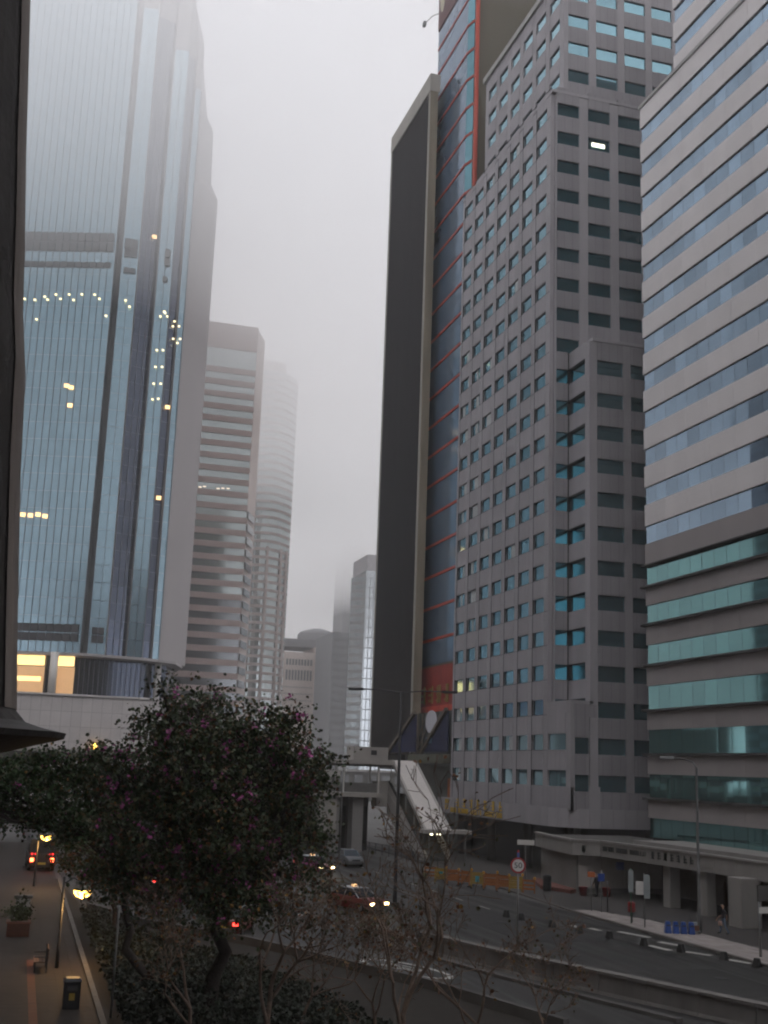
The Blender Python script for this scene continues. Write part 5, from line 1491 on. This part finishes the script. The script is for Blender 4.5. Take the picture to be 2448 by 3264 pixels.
# ------------------------------------------------------------------ people
def person(label, loc, rz, joints, mats_by, group=None):
    """joints: skeleton edges with radii; grown with a skin modifier into one body mesh, coloured by clothing zone."""
    V, E, Rr = joints
    me = bpy.data.meshes.new("person"); me.from_pydata(V, E, [])
    o = bpy.data.objects.new("person", me); COL.objects.link(o)
    md = o.modifiers.new("skin", 'SKIN'); md.use_smooth_shade = True
    for i, r_ in enumerate(Rr):
        sv = me.skin_vertices[0].data[i]; sv.radius = (r_, r_ * (.75 if i in (0, 1, 2) else 1)); sv.use_root = (i == 0)
    o.modifiers.new("sub", 'SUBSURF').levels = 1
    o.modifiers["sub"].render_levels = 1
    dg = bpy.context.evaluated_depsgraph_get()
    nm = bpy.data.meshes.new_from_object(o.evaluated_get(dg))
    bpy.data.objects.remove(o)
    names = list(mats_by)
    nm.materials.clear()
    for n_, m_, f_ in names: nm.materials.append(m_)
    for p in nm.polygons:
        c = p.center
        for i, (n_, m_, f_) in enumerate(names):
            if f_(c): p.material_index = i; break
        p.use_smooth = True
    o = bpy.data.objects.new("person", nm); COL.objects.link(o)
    o.location = loc; o.rotation_euler.z = rz
    return tag(o, label, "person", group)
def skeleton(step=.22, swing=.25, bag=False):
    V = [(0, 0, .95), (0, .01, 1.18), (0, .0, 1.40), (0, .02, 1.50), (0, .03, 1.60), (0, .05, 1.70)]
    Rr = [.15, .14, .15, .055, .085, .075]
    E = [(0, 1), (1, 2), (2, 3), (3, 4), (4, 5)]
    def add(p, r_, par):
        V.append(p); Rr.append(r_); E.append((par, len(V) - 1)); return len(V) - 1
    nose = add((0, .155, 1.62), .018, 4)
    for s_ in (-1, 1):
        hip = add((s_ * .09, 0, .88), .105, 0)
        kn = add((s_ * .10, s_ * step * .55 + .05, .49), .065, hip)
        an = add((s_ * .10, s_ * step - .04, .09), .042, kn)
        add((s_ * .11, s_ * step + .14, .035), .035, an)
        sh_ = add((s_ * .19, 0, 1.40), .062, 2)
        el = add((s_ * .25, -s_ * swing * .5 - .02, 1.13), .043, sh_)
        wr = add((s_ * .24, -s_ * swing + .1, .90), .03, el)
        pm = add((s_ * .235, -s_ * swing + .13, .84), .036, wr)
        for k, (dy, L) in enumerate(((-.03, .075), (-.01, .09), (.012, .085), (.03, .065))):
            f1 = add((s_ * .235, -s_ * swing + .14 + dy, .84 - L * .6), .010, pm)
            add((s_ * .225, -s_ * swing + .15 + dy, .84 - L * 1.15), .009, f1)
        add((s_ * .21, -s_ * swing + .18, .82), .011, pm)
    return V, E, Rr
skin_m = mat("skin", (.30, .17, .12), .6); hair_m = mat("hair", (.015, .012, .012), .6); shirt_d = mat("shirt_dark", (.025, .02, .025), .8); jeans = mat("jeans", (.12, .17, .24), .85, var=.2, scale=6); shoe = mat("shoe", (.02, .02, .02), .6)
coat = mat("coat_dark", (.02, .018, .022), .8); trou = mat("trousers_tan", (.30, .16, .10), .8)
def zones(top, bottom, sleeve):
    return [("hair", hair_m, lambda c: c.z > 1.67 or (c.z > 1.56 and c.y < .0)), ("skin", skin_m, lambda c: c.z > 1.47 or (abs(c.x) > .17 and c.z < sleeve and c.z > .7)),
            ("shoes", shoe, lambda c: c.z < .09), ("bottom", bottom, lambda c: c.z < .93), ("top", top, lambda c: True)]
person("person in a dark shirt and light blue jeans walking past the wide pillar", (41.0, 64.9, .12), R(60), skeleton(.24, .3), zones(shirt_d, jeans, 1.1))
person("person in dark clothes standing by the red buckets at the kiosk", (42.75, 84.9, .12), R(20), skeleton(.05, .06), zones(coat, coat, .95))
# handheld bag of the walking person
o = thing("carrier_bag", "small pale carrier bag held by the walking person", "bag", (40.72, 64.85, .62))
MB().prism([(-.07 + 40.72, 64.72), (.07 + 40.72, 64.72), (.07 + 40.72, 64.98), (-.07 + 40.72, 64.98)], .62, .88).build("sack", mat("bag_pale", (.45, .3, .25), .7), o, bevel=.03)
MB().tube([(40.72, 64.76, .88), (40.72, 64.85, .98), (40.72, 64.94, .88)], .008, 5).build("handle", mat("bag_pale", (.45, .3, .25), .7), o)

# ------------------------------------------------------------------ air: haze round everything, low cloud over the tower tops
def volume_box(name, x0, x1, y0, y1, z0, z1, dens, col, label, cat):
    m = bpy.data.materials.new(name + "_air")
    m.use_nodes = True
    n, l = m.node_tree.nodes, m.node_tree.links
    n.clear()
    out = n.new('ShaderNodeOutputMaterial')
    pv = n.new('ShaderNodeVolumePrincipled')
    pv.inputs['Color'].default_value = (*col, 1)
    pv.inputs['Density'].default_value = dens
    pv.inputs['Anisotropy'].default_value = 0.1
    l.new(pv.outputs['Volume'], out.inputs['Volume'])
    try: m.cycles.homogeneous_volume = True
    except Exception: pass
    o = MB().box(x0, x1, y0, y1, z0, z1).build(name, m)
    return tag(o, label, cat, kind='stuff')
volume_box("haze", -1550, 1550, -350, 2550, -1.5, 262, 0.00048, (.99, .97, .955), "pale grey haze filling the street air", "haze")
volume_box("low_cloud", -1400, 1400, -300, 2300, 111, 208, 0.0125, (1, .995, .99), "low grey cloud swallowing the tower tops", "cloud")
